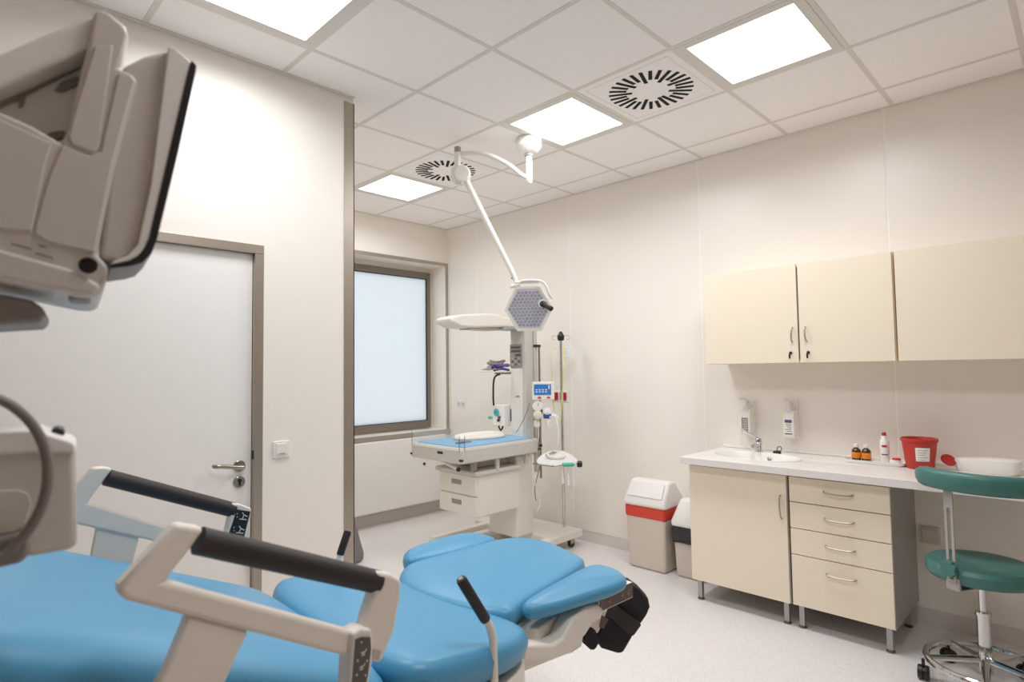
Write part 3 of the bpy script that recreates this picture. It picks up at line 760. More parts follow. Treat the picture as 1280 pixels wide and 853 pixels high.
obj('joint_post',la([(.022,.005),(.022,-.2),(.018,-.21)],(j1.x,j1.y,j1.z),seg=20),'lamp_white',t)
obj('joint_cap',la([(.021,.005),(.021,.04),(.018,.042),(0,.042)],(j1.x,j1.y,j1.z),seg=20),'steel',t)
side=_r0.copy(); hub=jb+Vector((0,0,.06))
obj('spring_hub',la([(.03,-.045),(.052,-.04),(.055,.03),(.045,.045),(0,.045)],hub+side*.03,_f*-1,seg=28),'lamp_white',t)
obj('hub_body',la([(.02,-.05),(.034,-.045),(.034,.04),(.02,.045)],hub-side*.01,(0,0,1),seg=20),'lamp_white',t)
e2=dv(645,351,3.72)
obj('spring_arm',tb([hub+side*.045+Vector((0,0,-.02)),hub.lerp(e2,.12)+side*.03,hub.lerp(e2,.9)+side*.006,e2],[.022,.021,.017,.015],14),'lamp_white',t)
obj('arm_bolt',la([(.006,-.006),(.006,.03)],e2+Vector((0,0,.015))-side*.0,side*-1,10),'steel',t)
# head: hexagonal dish turned towards the camera side, slightly down and to the left
hc=dv(661,386,3.70); n=(-_f*1.0+_r0*-.16+Vector((0,0,-.14))).normalized()
hx=n.cross(Vector((0,0,1))).normalized()*-1; hy=n.cross(hx).normalized()
if hy.z<0: hy=-hy
if hx.dot(_r0)<0: hx=-hx
hexp=lambda s,rx,ry: [hc+n*s+hx*rx*a+hy*ry*b_ for a,b_ in ((-.5,.866),(.5,.866),(1,0),(.5,-.866),(-.5,-.866),(-1,0))]
def loft(bm,rings):
    R=[[bm.verts.new(p) for p in r] for r in rings]; N=len(R[0])
    for a,c in zip(R,R[1:]):
        for k in range(N): bm.faces.new((a[k],a[(k+1)%N],c[(k+1)%N],c[k]))
    bm.faces.new(R[0][::-1]); bm.faces.new(R[-1]); bmesh.ops.recalc_face_normals(bm,faces=bm.faces[:]); return bm
S_=.155
obj('head_shell',loft(BM(),[hexp(-.055,S_*.6,S_*.6),hexp(-.04,S_*.85,S_*.9),hexp(0,S_,S_*1.06),hexp(.012,S_*.99,S_*1.05),hexp(.012,S_*.86,S_*.92),hexp(.006,S_*.85,S_*.91)]),'lamp_white',t,bev=.004)
lensf=obj('lens_cover',loft(BM(),[hexp(.006,S_*.84,S_*.9),hexp(.010,S_*.83,S_*.89)]),'lens',t)
b=BM()
rad=.0105
for i in range(-7,8):
    for j in range(-7,8):
        u=(i+.5*(j%2))*.0235; v=j*.0205
        if abs(v)>.108 or abs(u)+abs(v)/1.732>S_*.80: continue
        lathe(b,[(rad,0),(rad*.8,.003),(rad*.3,.0035),(0,.001)],hc+n*.0098+hx*u+hy*v,n,8)
o=obj('led_lenses',b,'lens_dark',lensf); o['kind']='stuff'
hd=hc+hx*.088+hy*.03
obj('handle_socket',la([(.026,.008),(.026,.016),(.018,.02)],hd,n,20),'lamp_white',t)
hdir=(n*.75+hx*.62+hy*-.28).normalized()
obj('head_handle',la([(.02,0),(.021,.02),(.014,.03),(.013,.085),(.016,.088),(.016,.1),(.012,.104)],hd+n*.014,hdir,20),'black_rubber',t)
g=[e2,e2+Vector((0,0,-.03)),hc+hx*-.11+hy*.14,hc+hx*-.05+hy*.155]
obj('head_yoke',tb(smooth_path(g,1),.013,10),'lamp_white',t)
g=[hc+hx*-.06+hy*.14,hc+hx*-.05+hy*.178+n*.01,hc+hx*.075+hy*.178+n*.015,hc+hx*.115+hy*.15+n*.02,hc+hx*.135+hy*.08+n*.02,hc+hx*.15+hy*.06]
obj('grab_rail',tb(smooth_path(g,2),.0075,10),'lamp_white',t)
g=[hc+hx*.07+hy*.166,hc+hx*-.08+hy*.166]
obj('yoke_bar',tb(g,.011,10),'lamp_white',t)

# ------------------------------------------------------------------ infant warmer
t=thing('infant_warmer','white infant warmer table with drawers, tall column and overhead heater','medical table',(3.3,3.38,0))
cxw=3.50; YC=3.38; YK=3.30
b=BM(); box(b,3.42,3.80,2.98,3.86,.075,.135); obj('rear_beam',b,'warmer_white',t,bev=.012)
for s in (-1,1):
    obj('base_foot',bx(2.86,3.62,YC+s*.36-.035,YC+s*.36+.035,.078,.128),'warmer_white',t,bev=.012)
for (x,y) in ((3.71,3.03),(3.71,3.80),(2.91,YC-.36),(2.91,YC+.36)):
    c=obj('caster',bx(x-.025,x+.025,y-.018,y+.018,.03,.08),'steel',t,bev=.004)
    obj('wheel',la([(.01,-.012),(.034,-.011),(.036,-.006),(.036,.006),(.034,.011),(.01,.012)],(x,y,.036),(0,1,0),20),'black_plastic',c)
obj('lower_column',bx(3.25,3.44,YC-.20,YC+.12,.13,.76),'warmer_white',t,bev=.02,seg=3)
b=BM(); box(b,3.405,3.50,YK-.085,YK+.085,.74,1.80); obj('column',b,'warmer_grey',t,bev=.012,seg=3)
obj('column_front',bx(3.399,3.406,YK-.055,YK+.075,.86,1.43),'warmer_white',t,bev=.003)
obj('column_side_rail',bx(3.50,3.53,YK-.10,YK-.07,.6,1.78),'warmer_grey',t,bev=.004)
cp=obj('control_panel',bx(3.395,3.406,YK-.05,YK+.08,1.44,1.625),'grey_label',t,bev=.003)
b=BM()
for k,(z,w0,w1) in enumerate(((1.6,-.04,.065),(1.57,-.04,.065),(1.538,-.04,.02))): box(b,3.3935,3.3955,YK+w0,YK+w1,z-.009,z+.009)
obj('display',b,'panel_grey',cp)
for k in range(3):
    for q in range(3):
        obj('button',bx(3.3925,3.3955,YK-.035+q*.036,YK-.012+q*.036,1.455+k*.024,1.469+k*.024),'panel_grey' if (k+q)%2 else 'ctrl_grey',cp,bev=.001,seg=1)
obj('column_mark',bx(3.3975,3.3995,YK-.02,YK+.02,1.2,1.212),'grey_label',t)
# heater head
hb=[(2.645,1.765),(2.66,1.80),(2.76,1.825),(2.98,1.845),(3.12,1.845),(3.16,1.828),(3.52,1.828),(3.52,1.75),(3.16,1.75),(2.86,1.732),(2.74,1.732)]
b=prism(BM(),[(x,YK-.09,z) for x,z in hb],(0,.2,0)); obj('heater_head',b,'warmer_white',t,bev=.02,seg=4)
obj('heater_grille',bx(2.86,3.14,YK-.06,YK+.08,1.724,1.742),'steel',t,bev=.003)
obj('heater_underlay',bx(3.165,3.39,YK-.085,YK+.1,1.737,1.752),'ctrl_grey',t,bev=.003)
# bed tray
b0,b1,d0,d1_=2.63,3.43,3.10,3.68; TZ_=.80
tr=obj('tray_frame',bx(b0,b1,d0,d1_,TZ_-.025,TZ_+.075),'warmer_grey',t,bev=.012,seg=3)
obj('tray_lip',bx(b0+.012,b1-.012,d0+.012,d1_-.012,TZ_+.07,TZ_+.083),'sheet_white',t,bev=.004)
o=rounded([(b0+.03,d0+.025,TZ_+.092),(b1-.02,d0+.025,TZ_+.092),(b1-.02,d1_-.02,TZ_+.092),(b0+.03,d1_-.02,TZ_+.092)],.04,n=4)
obj('tray_mattress',pad(BM(),o,.012,.006,dome=.004),'blue_pad',t)
obj('tray_badge',bx(b0-.0015,b0+.001,3.3,3.36,TZ_+.03,TZ_+.048),'black_plastic',t)
# clear side guards
for nme,a in (('side_guard',(b0-.001,b0+.004,d0+.02,d1_-.01)),('side_guard',(b0+.03,b1-.06,d0-.001,d0+.004)),('side_guard',(b0+.03,b1-.06,d1_-.004,d1_+.001))):
    obj(nme,bx(*a,TZ_+.05,TZ_+.17),'clear_acrylic',t,bev=.0015,seg=1)
def edge_line(p,q): obj('guard_edge',tb([p,q],.0022,6),'lcd_dim',t)
D('lcd_dim',(70,96,120),rough=.3)
edge_line((b0+.001,d0+.02,TZ_+.06),(b0+.001,d0+.02,TZ_+.168)); edge_line((b0+.033,d0+.001,TZ_+.06),(b0+.033,d0+.001,TZ_+.168)); edge_line((b0+.001,d1_-.012,TZ_+.06),(b0+.001,d1_-.012,TZ_+.168))
for (x,y) in ((b0+.008,d1_-.005),(b0+.008,d0+.01),(b1-.01,d0-.004)):
    obj('corner_knob',bx(x-.012,x+.012,y-.012,y+.012,TZ_-.005,TZ_+.01),'black_plastic',t,bev=.003)
# under-tray structure
obj('tray_support',bx(2.95,3.40,YC-.12,YC+.12,.70,.80),'warmer_grey',t,bev=.01)
obj('tilt_bracket',bx(2.80,2.83,3.16,3.20,.70,.80),'steel',t,bev=.004)
obj('tilt_bracket',bx(2.99,3.02,3.125,3.15,.69,.80),'warmer_grey',t,bev=.004)
obj('tilt_bracket',bx(3.30,3.33,3.125,3.15,.70,.80),'warmer_grey',t,bev=.004)
l=obj('tilt_lever',tb([(2.86,3.62,.73),(2.67,3.2,.735),(2.655,3.165,.735)],.011,10),'warmer_white',t)
obj('lever_tip',la([(.014,0),(.015,.02),(.01,.026)],(2.657,3.17,.735),(-.4,-1,0),12),'black_plastic',l)
# instrument top and drawer box
obj('box_top',bx(2.79,3.25,3.13,3.60,.665,.70),'warmer_grey',t,bev=.012)
bo=obj('drawer_box',bx(2.825,3.25,3.15,3.57,.375,.668),'warmer_white',t,bev=.008,seg=3)
for z0,z1 in ((.378,.515),(.521,.662)):
    d=obj('drawer',bx(2.808,2.826,3.152,3.568,z0,z1),'warmer_white',t,bev=.006,seg=3)
    zc=(z0+z1)/2+.012
    obj('grip',bx(2.8055,2.8085,3.31,3.42,zc-.014,zc+.02),'grey_label',d,bev=.002)
# rails either side of the column
obj('side_rail',tb([(3.54,YK-.11,.55),(3.54,YK-.11,1.62)],.009,10),'steel',t)
obj('rail_clamp',bx(3.50,3.55,YK-.12,YK-.084,1.60,1.62),'black_plastic',t); obj('rail_clamp',bx(3.50,3.55,YK-.12,YK-.084,.8,.82),'black_plastic',t)
for z in (1.08,1.28): obj('clamp_knob',la([(.018,-.02),(.02,0),(.018,.02)],(3.54,YK-.115,z),(0,0,1),14),'black_plastic',t)
b=BM(); box(b,3.35,3.40,YC+.1,YC+.26,1.375,1.395); 
sh=obj('side_shelf',bx(3.30,3.50,YK+.09,YK+.34,1.40,1.408),'clear_film',t)
obj('shelf_arm',bx(3.42,3.44,YK+.085,YK+.29,1.385,1.3995),'steel',t)
obj('shelf_lip',tb([(3.30,YK+.10,1.425),(3.30,YK+.31,1.425),(3.50,YK+.31,1.425)],.004,6),'steel',t)
# iv pole with hooks, on the rear beam
pp=dep(699,500,4.62); px_,py_=3.745,3.13
pz=lambda y: on(698,y,0,px_).z
pl_=obj('infusion_pole',tb([(px_,py_,.13),(px_,py_,1.66)],.012,14),'chrome',t)
obj('pole_head',la([(.02,0),(.028,.01),(.03,.04),(.018,.06),(.01,.075),(0,.078)],(px_,py_,1.655),seg=16),'black_plastic',pl_)
for s in (-1,1):
    q=[Vector((px_,py_,1.69))+_r0*s*.02,Vector((px_,py_,1.70))+_r0*s*.05,Vector((px_,py_,1.69))+_r0*s*.075,Vector((px_,py_,1.665))+_r0*s*.07,Vector((px_,py_,1.665))+_r0*s*.05]
    obj('pole_hook',tb(smooth_path(q,2),.003,6),'chrome',pl_)
# wire shelf under the mask bag
sc=dep(694,574,4.42)
b=BM()
for k in range(7): tube(b,[sc+Vector((-.13,-.10+k*.034,-.03)),sc+Vector((.14,-.10+k*.034,-.03))],.003,6)
for k in (-.13,.14): tube(b,[sc+Vector((k,-.105,-.03)),sc+Vector((k,.11,-.03))],.004,6)
tube(b,[sc+Vector((.03,.11,-.03)),Vector((px_,py_,sc.z-.03))],.008,6)
o=obj('wire_shelf',b,'steel',t); o['kind']='stuff'
obj('shelf_knob',la([(.022,0),(.026,.015),(.024,.035),(.012,.04)],sc+Vector((.16,-.08,-.05)),(.7,-.7,0),12),'black_plastic',t)
# blanket roll on the mattress
b=BM(); c=Vector((3.12,3.45,TZ_+.0965)); o=[]
for k in range(24):
    a=2*PI*k/24; o.append((c.x+.25*math.cos(a)+.03*math.sin(3*a),c.y+.17*math.sin(a)+.012*math.cos(2*a),c.z+.026))
top('folded_sheet',pad(b,smooth_path(o,1,True),.03,.018,dome=.012),'sheet_white','rumpled off-white sheet lying on the blue mattress of the infant warmer','sheet',ang=80)
top('grey_cloth_strip',pad(BM(),rounded([(2.73,3.27,TZ_+.107),(2.86,3.25,TZ_+.107),(2.87,3.28,TZ_+.107),(2.74,3.30,TZ_+.107)],.01),.010,.004,dome=.001),'slate','thin grey strip lying on the blue mattress in front of the sheet','cloth')
# pile on the side shelf
def rpile():
    c=Vector((3.40,YK+.215,1.411))
    t=thing('tubing_pack','purple and grey bagged tubing piled on the small shelf beside the warmer column','tubing',c)
    for k in range(5):
        ang=k*1.3; q=c+Vector((.03*math.cos(ang),.06*math.sin(ang*1.7),.012+.017*k))
        rg=[q+Vector((.05*math.cos(a),.07*math.sin(a),.006*math.sin(2*a+k))) for a in [2*PI*m_/20 for m_ in range(20)]]
        obj('tube_coil',tube(BM(),rg,.011 if k%2 else .009,8,closed=True),'purple_pack' if k<3 else 'grey_cloth',t)
    obj('pack_end',la([(.02,-.03),(.026,-.02),(.026,.02),(.018,.03)],c+Vector((-.06,.07,.03)),(.4,1,0),12),'clear_film',t)
rpile()
# suction hose
c=on(626,469,1,YC+.17)
hs=smooth_path([(3.36,YK+.16,1.385),(3.345,YK+.2,1.375),(3.34,YK+.22,1.33),(3.34,YK+.225,1.2),(3.345,YK+.225,1.13)],2)
top('black_hose',tb(hs,.008,8),'black_plastic','short black hose hanging from the small shelf beside the warmer column','hose')
# gas control panel left of the column
q0=Vector((3.36,YK+.195,.99))
t2=thing('gas_flow_panel','white gas control panel with a teal gauge, left of the warmer column','control panel',(q0.x,q0.y,.96))
obj('panel_body',bx(3.35,3.42,YK+.105,YK+.245,.965,1.135),'white_plastic',t2,bev=.006)
obj('gauge',la([(.03,0),(.031,.008),(.027,.011),(0,.0115)],(3.35,YK+.195,1.075),(-1,0,0),20),'teal_gauge',t2)
obj('gauge_needle',bx(3.337,3.3395,YK+.18,YK+.21,1.074,1.078),'ink_dark',t2)
for z,y,m_ in ((1.01,.17,'black_plastic'),(1.035,.16,'ink_purple')): obj('valve_knob',la([(.012,0),(.012,.012),(.009,.015)],(3.35,YK+y,z),(-1,0,0),12),m_,t2)
obj('bracket',bx(3.42,3.44,YK+.101,YK+.15,1.0,1.1),'steel',t2)
b=BM()
for s in (-1,1): tube(b,smooth_path([(3.37,YK+.17+s*.022,.965),(3.37,YK+.17+s*.02,.945),(3.37,YK+.17-s*.004,.925)],1),.007,8)
obj('hose_connectors',b,'black_plastic',t2)
top('green_connector',la([(.006,0),(.014,.01),(.014,.03),(.007,.045)],(3.36,YK+.262,1.025),(.0,1,.05),12),'green_plastic','small green tube connector left of the white gas control panel','connector')
# patient monitor on the right rail
def plate_box(c,wx,wy,wz,nx):      # box whose face looks along -nx (horizontal), centred at c
    nx=Vector(nx).normalized(); sx_=Vector((-nx.y,nx.x,0)); m_=Matrix(((nx.x,sx_.x,0,c[0]),(nx.y,sx_.y,0,c[1]),(0,0,1,c[2]),(0,0,0,1)))
    return m_
c=dep(679,488,4.52); c.z+=.0
mm=plate_box(c,0,0,0,(.75,.66,0))
t3=thing('pulse_monitor','small white patient monitor with a blue screen, right of the warmer column','monitor',(c.x,c.y,c.z-.08))
obj('monitor_case',bx(-.02,.06,-.085,.085,-.075,.065,mx=mm),'white_plastic',t3,bev=.008,seg=3)
sc_=obj('screen',bx(-.0235,-.0195,-.06,.07,-.035,.045,mx=mm),'lcd_blue',t3)
b=BM()
for z in (-.012,.004): 
    for k in range(4): box(b,-.0245,-.0232,-.03+k*.024,-.014+k*.024,z-.004,z+.004,mx=mm)
box(b,-.0245,-.0232,-.05,-.04,.008,.04,mx=mm)
obj('screen_readout',b,'icon_white',sc_)
for k in (-.04,.03): obj('button',bx(-.024,-.0195,k-.013,k+.013,-.062,-.05,mx=mm),'ink_red',t3,bev=.001)
obj('mount_arm',tb([mm@Vector((.055,.04,0)),Vector((3.54,YK-.11,c.z))],.012,8),'black_plastic',t3)
# flow meters and breathing parts below the monitor
c=dep(672,513,4.5); 
t4=thing('suction_regulator','white suction regulator with a round dial and yellow knob, below the blue screen','regulator',(c.x,c.y,c.z-.06))
dirf=Vector((-.75,-.66,0)).normalized()
obj('dial',la([(.038,-.02),(.04,0),(.036,.006),(0,.0065)],c+Vector((0,0,.03)),dirf,22),'white_plastic',t4)
obj('regulator_knob',la([(.02,0),(.032,.008),(.032,.03),(.022,.036),(0,.037)],c+Vector((0,0,-.035))+dirf*.01,dirf,14),'sheet_white',t4)
obj('knob_base',la([(.022,-.03),(.036,-.02),(.036,.006)],c+Vector((0,0,-.035)),dirf,14),'yellow_tube',t4)
obj('needle',tb([c+Vector((0,0,.03))+dirf*.008,c+Vector((0,0,.055))+dirf*.008+_r0*.008],.0015,5),'ink_dark',t4)
obj('mount_stub',tb([c+Vector((0,0,.0)),Vector((3.54,YK-.11,c.z))],.01,8),'white_plastic',t4)
c=dep(684,517,4.5)
t5=thing('resuscitation_valve','clear breathing valve with a blue body beside the white suction regulator','valve',(c.x,c.y,c.z-.05))
obj('valve_dome',la([(.02,0),(.034,.01),(.036,.03),(.026,.05),(0,.058)],c+Vector((0,0,-.01)),(0,0,1),18),'clear_film',t5)
obj('valve_body',la([(.014,-.03),(.02,-.02),(.02,.02),(.014,.03)],c+_r0*-.0+Vector((0,0,-.02)),_r0,14),'ink_blue',t5)
b=BM(); 
for k,s in enumerate((-.08,.012)): lathe(b,[(.022,0),(.024,.01),(.024,.04),(.014,.05)],c+_r0*s+Vector((0,0,-.10)),(0,0,1),14)
obj('flow_blocks',b,'white_plastic',t5)
obj('outlet_arm',tb(smooth_path([c+Vector((0,0,-.02)),c+_r0*.06+Vector((0,0,-.01)),c+_r0*.085+Vector((0,0,-.04))],1),.01,8),'clear_film',t5)
# tubes
def hang(name,pts,r,m_,label,cat='tube'):
    top(name,tb(smooth_path(pts,3),r,6),m_,label,cat)
R_=lambda x,y,d: dep(x,y,d)
hang('breathing_tube',[R_(687,522,4.46),R_(694,518,4.44),R_(699,540,4.43),R_(697,556,4.44)],.006,'clear_film','clear breathing tube curving down from the blue valve to the bag')
hang('sensor_wire',[R_(662,504,4.42),R_(660,512,4.40),R_(655,524,4.38),R_(648,537,4.33),R_(645,541,4.31)],.002,'ink_dark','thin dark sensor wire slanting down across the front of the warmer column','wire')
hang('power_cable',[R_(674,530,4.5),R_(675,545,4.5),R_(672,562,4.5),R_(676,580,4.5),R_(671,598,4.52),R_(668,612,4.52),R_(670,626,4.5)],.003,'ink_dark','thin dark cable wriggling down the right side of the warmer','cable')
hang('clear_tube',[R_(671,640,4.52),R_(676,630,4.5),R_(672,618,4.5),R_(668,600,4.5)],.004,'clear_film','loop of clear tube hanging at the foot of the warmer column')
hang('yellow_tube',[Vector((px_-.03,py_+.03,1.60)),R_(689,440,4.62),R_(690,470,4.62),R_(691,500,4.6),R_(693,515,4.55)],.004,'yellow_tube','thin yellow tube hanging left of the steel pole')
hang('yellow_tube',[Vector((px_+.01,py_-.03,1.62)),R_(704,450,4.66),R_(704,475,4.66),R_(702,510,4.64),R_(700,530,4.6)],.005,'yellow_tube','thin yellow tube hanging right of the steel pole')
top('infusion_bag',pad(BM(),rounded([(0,-.04,0),(.0,.04,0),(.1,.04,0),(.1,-.04,0)],.015),.022,.009,mx=None),'clear_film','flat clear infusion bag hanging near the top of the steel pole','bag')
ib=bpy.data.objects['infusion_bag']; ib.rotation_euler=(0,PI/2,math.radians(45)); ib.location=(px_+.045,py_-.045,1.56)
# mask bag
c=sc
t6=thing('mask_bag','clear plastic bag with a breathing mask and green connector on the wire shelf','bag',c+Vector((0,0,-.03)))
b=BM(); rr=[]
o=[c+Vector((-.13,.10,-.02)),c+Vector((-.12,-.08,-.022)),c+Vector((.02,-.12,-.03)),c+Vector((.16,-.11,-.02)),c+Vector((.16,.0,.04)),c+Vector((.13,.10,.05)),c+Vector((-.01,.12,.04))]
obj('bag_film',pad(b,smooth_path(o,2,True),.02,.01,dome=.03),'clear_film',t6,ang=80)
rg=[c+Vector((.01,0,.025))+Vector((.075*math.cos(a),.055*math.sin(a),.014*math.sin(a))) for a in [2*PI*k/24 for k in range(24)]]
obj('mask_ring',tube(BM(),rg,.013,8,closed=True),'white_soft',t6)
obj('mask_tube',tb([c+Vector((-.07,.03,.03)),c+Vector((0,.02,.05)),c+Vector((.07,.02,.03))],.008,8),'ctrl_grey',t6)
obj('green_connector',la([(.010,-.045),(.014,-.04),(.015,.035),(.008,.045)],c+Vector((.0,-.125,-.03)),_r0,14),'green_plastic',t6)
for k in range(3): obj('tube_end',tb([c+Vector((-.02+.04*k,-.08-.02*k,-.035)),c+Vector((-.015+.04*k,-.085-.02*k,-.17-.015*k))],.009 if k<2 else .006,8),'clear_film',t6)

# ------------------------------------------------------------------ delivery bed
HX,HZ=.83,.735          # hinge of the backrest
SL=math.tan(math.radians(24.7))
bed=thing('delivery_bed','blue upholstered delivery bed with raised backrest and cream side rails, in the foreground','bed',(.9,1.5,0))
# backrest
yb0,yb1=1.055,1.885
def tilt(v):
    return Vector((v.x,v.y,v.z+ (HX-v.x)*SL))
o=rounded([(HX-.065,yb0+.02,HZ),(HX-.02,yb1-.01,HZ),(-.12,yb1,HZ),(-.12,yb0,HZ)],.16,n=8)
# finer outline so that the sides stay straight
obj('backrest',pad(BM(),o,.12,.07,dome=.012,zf=tilt),'blue_vinyl',bed,ang=80)
o=rounded([(HX-.10,yb0+.03,HZ-.117),(HX-.08,yb1-.03,HZ-.117),(-.12,yb1-.03,HZ-.117),(-.12,yb0+.03,HZ-.117)],.05,n=4)
obj('backrest_shell',pad(BM(),o,.045,.012,dome=0,zf=tilt),'bed_cream',bed)
# seat section, outline measured on the cushion top
zS=.705
def P2(x,y,z=zS): p=on(x,y,2,z); return (p.x,p.y,z)
so=[(.78,1.87),(.90,1.94),(1.08,1.95),(1.19,1.90),(1.215,1.80),(1.235,1.60),(1.262,1.36),(1.262,1.22),(1.215,1.14),(1.08,1.10),(.92,1.085),(.82,1.09),(.765,1.15),(.755,1.5)]
def seatz(v):
    u=abs(v.y-1.49)/.45
    return Vector((v.x,v.y,v.z+(.02*u*u if v.z>.66 else 0)+.045*max(0,(1.12-v.x)/.3)-.015*max(0,(v.x-1.1)/.12)*(v.z>.66)))
obj('seat_cushion',pad(BM(),smooth_path([(a,b_,zS) for a,b_ in so],2,True),.085,.04,dome=.006,zf=seatz),'blue_vinyl',bed,ang=80)
obj('seat_base',pad(BM(),smooth_path([(a-.01,1.49+(b_-1.49)*.985,.612) for a,b_ in so],2,True),.085,.012,dome=0),'bed_cream',bed,ang=50)
b=BM(); p=Vector((1.205,1.06,.575))
for z in (.585,.548): tube(b,[(1.19,1.152,z),(1.225,1.185,z)],.002,5)
obj('base_slots',b,'panel_grey',bed)
# leg cushions
cen=[(508,701),(560,688),(610,674),(640,669),(668,670),(694,677),(722,690),(736,698),(700,722),(665,742),(650,752),(643,761),(626,763),(598,760),(555,751),(520,740),(500,728),(497,714)]
obj('leg_cushion_centre',pad(BM(),smooth_path([P2(x,y) for x,y in cen],2,True),.07,.03,dome=.012),'blue_vinyl',bed,ang=80)
lef=[(507,699),(502,691),(508,684),(535,674),(568,665),(595,663),(612,667),(624,671),(600,678),(560,688),(530,695)]
obj('leg_cushion_far',pad(BM(),smooth_path([P2(x,y,.712) for x,y in lef],2,True),.07,.028,dome=.01),'blue_vinyl',bed,ang=80)
rig=[(650,751),(665,740),(700,721),(728,706),(745,702),(766,706),(780,713),(785,720),(774,727),(742,737),(700,750),(674,756),(657,757)]
obj('leg_cushion_near',pad(BM(),smooth_path([P2(x,y,.712) for x,y in rig],2,True),.052,.026,dome=.012),'blue_vinyl',bed,ang=80)
# structure under the leg section
o=[(1.23,1.22),(1.72,1.30),(1.76,1.45),(1.76,1.85),(1.30,1.86),(1.23,1.80)]
obj('leg_plate',pad(BM(),smooth_path([(a,b_,.632) for a,b_ in o],1,True),.05,.01,dome=0),'bed_cream',bed)
cr=[(1.20,1.30),(1.45,1.27),(1.62,1.24),(1.60,1.36),(1.45,1.45),(1.22,1.45)]
obj('leg_pivot_cover',pad(BM(),smooth_path([(a,b_,.60) for a,b_ in cr],2,True),.13,.05,dome=0),'bed_cream',bed,ang=80)
# near support arm, a curved beam
yA=1.19
ar=[(652,806),(692,806),(705,798),(716,775),(733,760),(748,756),(756,762),(752,775),(742,780),(733,795),(715,815),(692,827),(655,829)]
b=prism(BM(),[on(x,y,1,yA) for x,y in ar],(0,.06,0)); obj('support_arm',b,'bed_cream',bed,bev=.012,seg=3)
# switch panel under the near cushion
c0=on(744,765,2,.615); c1=on(787,745,2,.615)
d=(Vector((c1.x,c1.y,0))-Vector((c0.x,c0.y,0))).normalized(); nrm=Vector((d.y,-d.x,0))
if nrm.dot(Vector((0,-1,0)))<0: nrm=-nrm
L=(c1-c0).length
b=BM(); prism(b,[c0+d*-.01+Vector((0,0,-.004)),c0+d*(L+.004)+Vector((0,0,-.004)),c0+d*(L+.004)+Vector((0,0,.05)),c0+d*.012+Vector((0,0,.05))],nrm*-.06)
for v in b.verts: v.co+=nrm*.012
o=obj('panel_housing',b,'bed_cream',bed,bev=.003)
b=BM(); prism(b,[c0+Vector((0,0,.001)),c0+d*(L-.002)+Vector((0,0,.001)),c0+d*(L-.002)+Vector((0,0,.05)),c0+d*.016+Vector((0,0,.05))],nrm*.002)
for v in b.verts: v.co+=nrm*.0125
sp=obj('switch_panel',b,'panel_grey',bed)
b=BM()
for u in (.3,.68,.86):
    q=c0+d*L*u+Vector((0,0,.02))+nrm*.0148
    prism(b,[q+d*-.006,q+d*.006,q+d*.006+Vector((0,0,.003)),q+d*-.006+Vector((0,0,.003))],nrm*.001)
    prism(b,[q+d*.0+Vector((0,0,.007)),q+d*.009+Vector((0,0,.007)),q+d*.009+Vector((0,0,.0095)),q+d*.0+Vector((0,0,.0095))],nrm*.001)
    prism(b,[q+d*-.002+Vector((0,0,-.006)),q+d*.001+Vector((0,0,-.006)),q+d*.001,q+d*-.002],nrm*.001)
obj('panel_icons',b,'icon_red',sp)
# black calf support hanging at the end
def slab(pts,dd,off,name,m_,parent,bev=.006,seg=3):
    return obj(name,prism(BM(),[dep(x,y,dd) for x,y in pts],off),m_,parent,bev=bev,seg=seg)
vw=Vector((_f.x,_f.y,0)).normalized()
hs=slab([(735,770),(748,758),(760,762),(748,792),(740,795),(736,784)],2.10,vw*.03,'support_hinge','bed_cream',bed)
slab([(752,770),(761,775),(755,786),(749,785)],2.095,vw*.004,'hinge_badge','panel_grey',bed,bev=.001)
cs=slab([(760,744),(786,728),(800,738),(811,750),(813,760),(809,770),(795,790),(779,818),(772,818),(752,812),(741,797),(748,790),(757,775)],2.17,vw*.07,'calf_support','black_fabric',bed,bev=.012,seg=4)
slab([(748,765),(768,757),(802,782),(792,796),(784,792),(766,775)],2.135,vw*.03,'support_strap','black_rubber',cs,bev=.004)
slab([(725,802),(738,784),(745,790),(750,804),(744,815),(738,814)],2.09,vw*.07,'support_knee_pad','black_fabric',bed,bev=.012,seg=4)
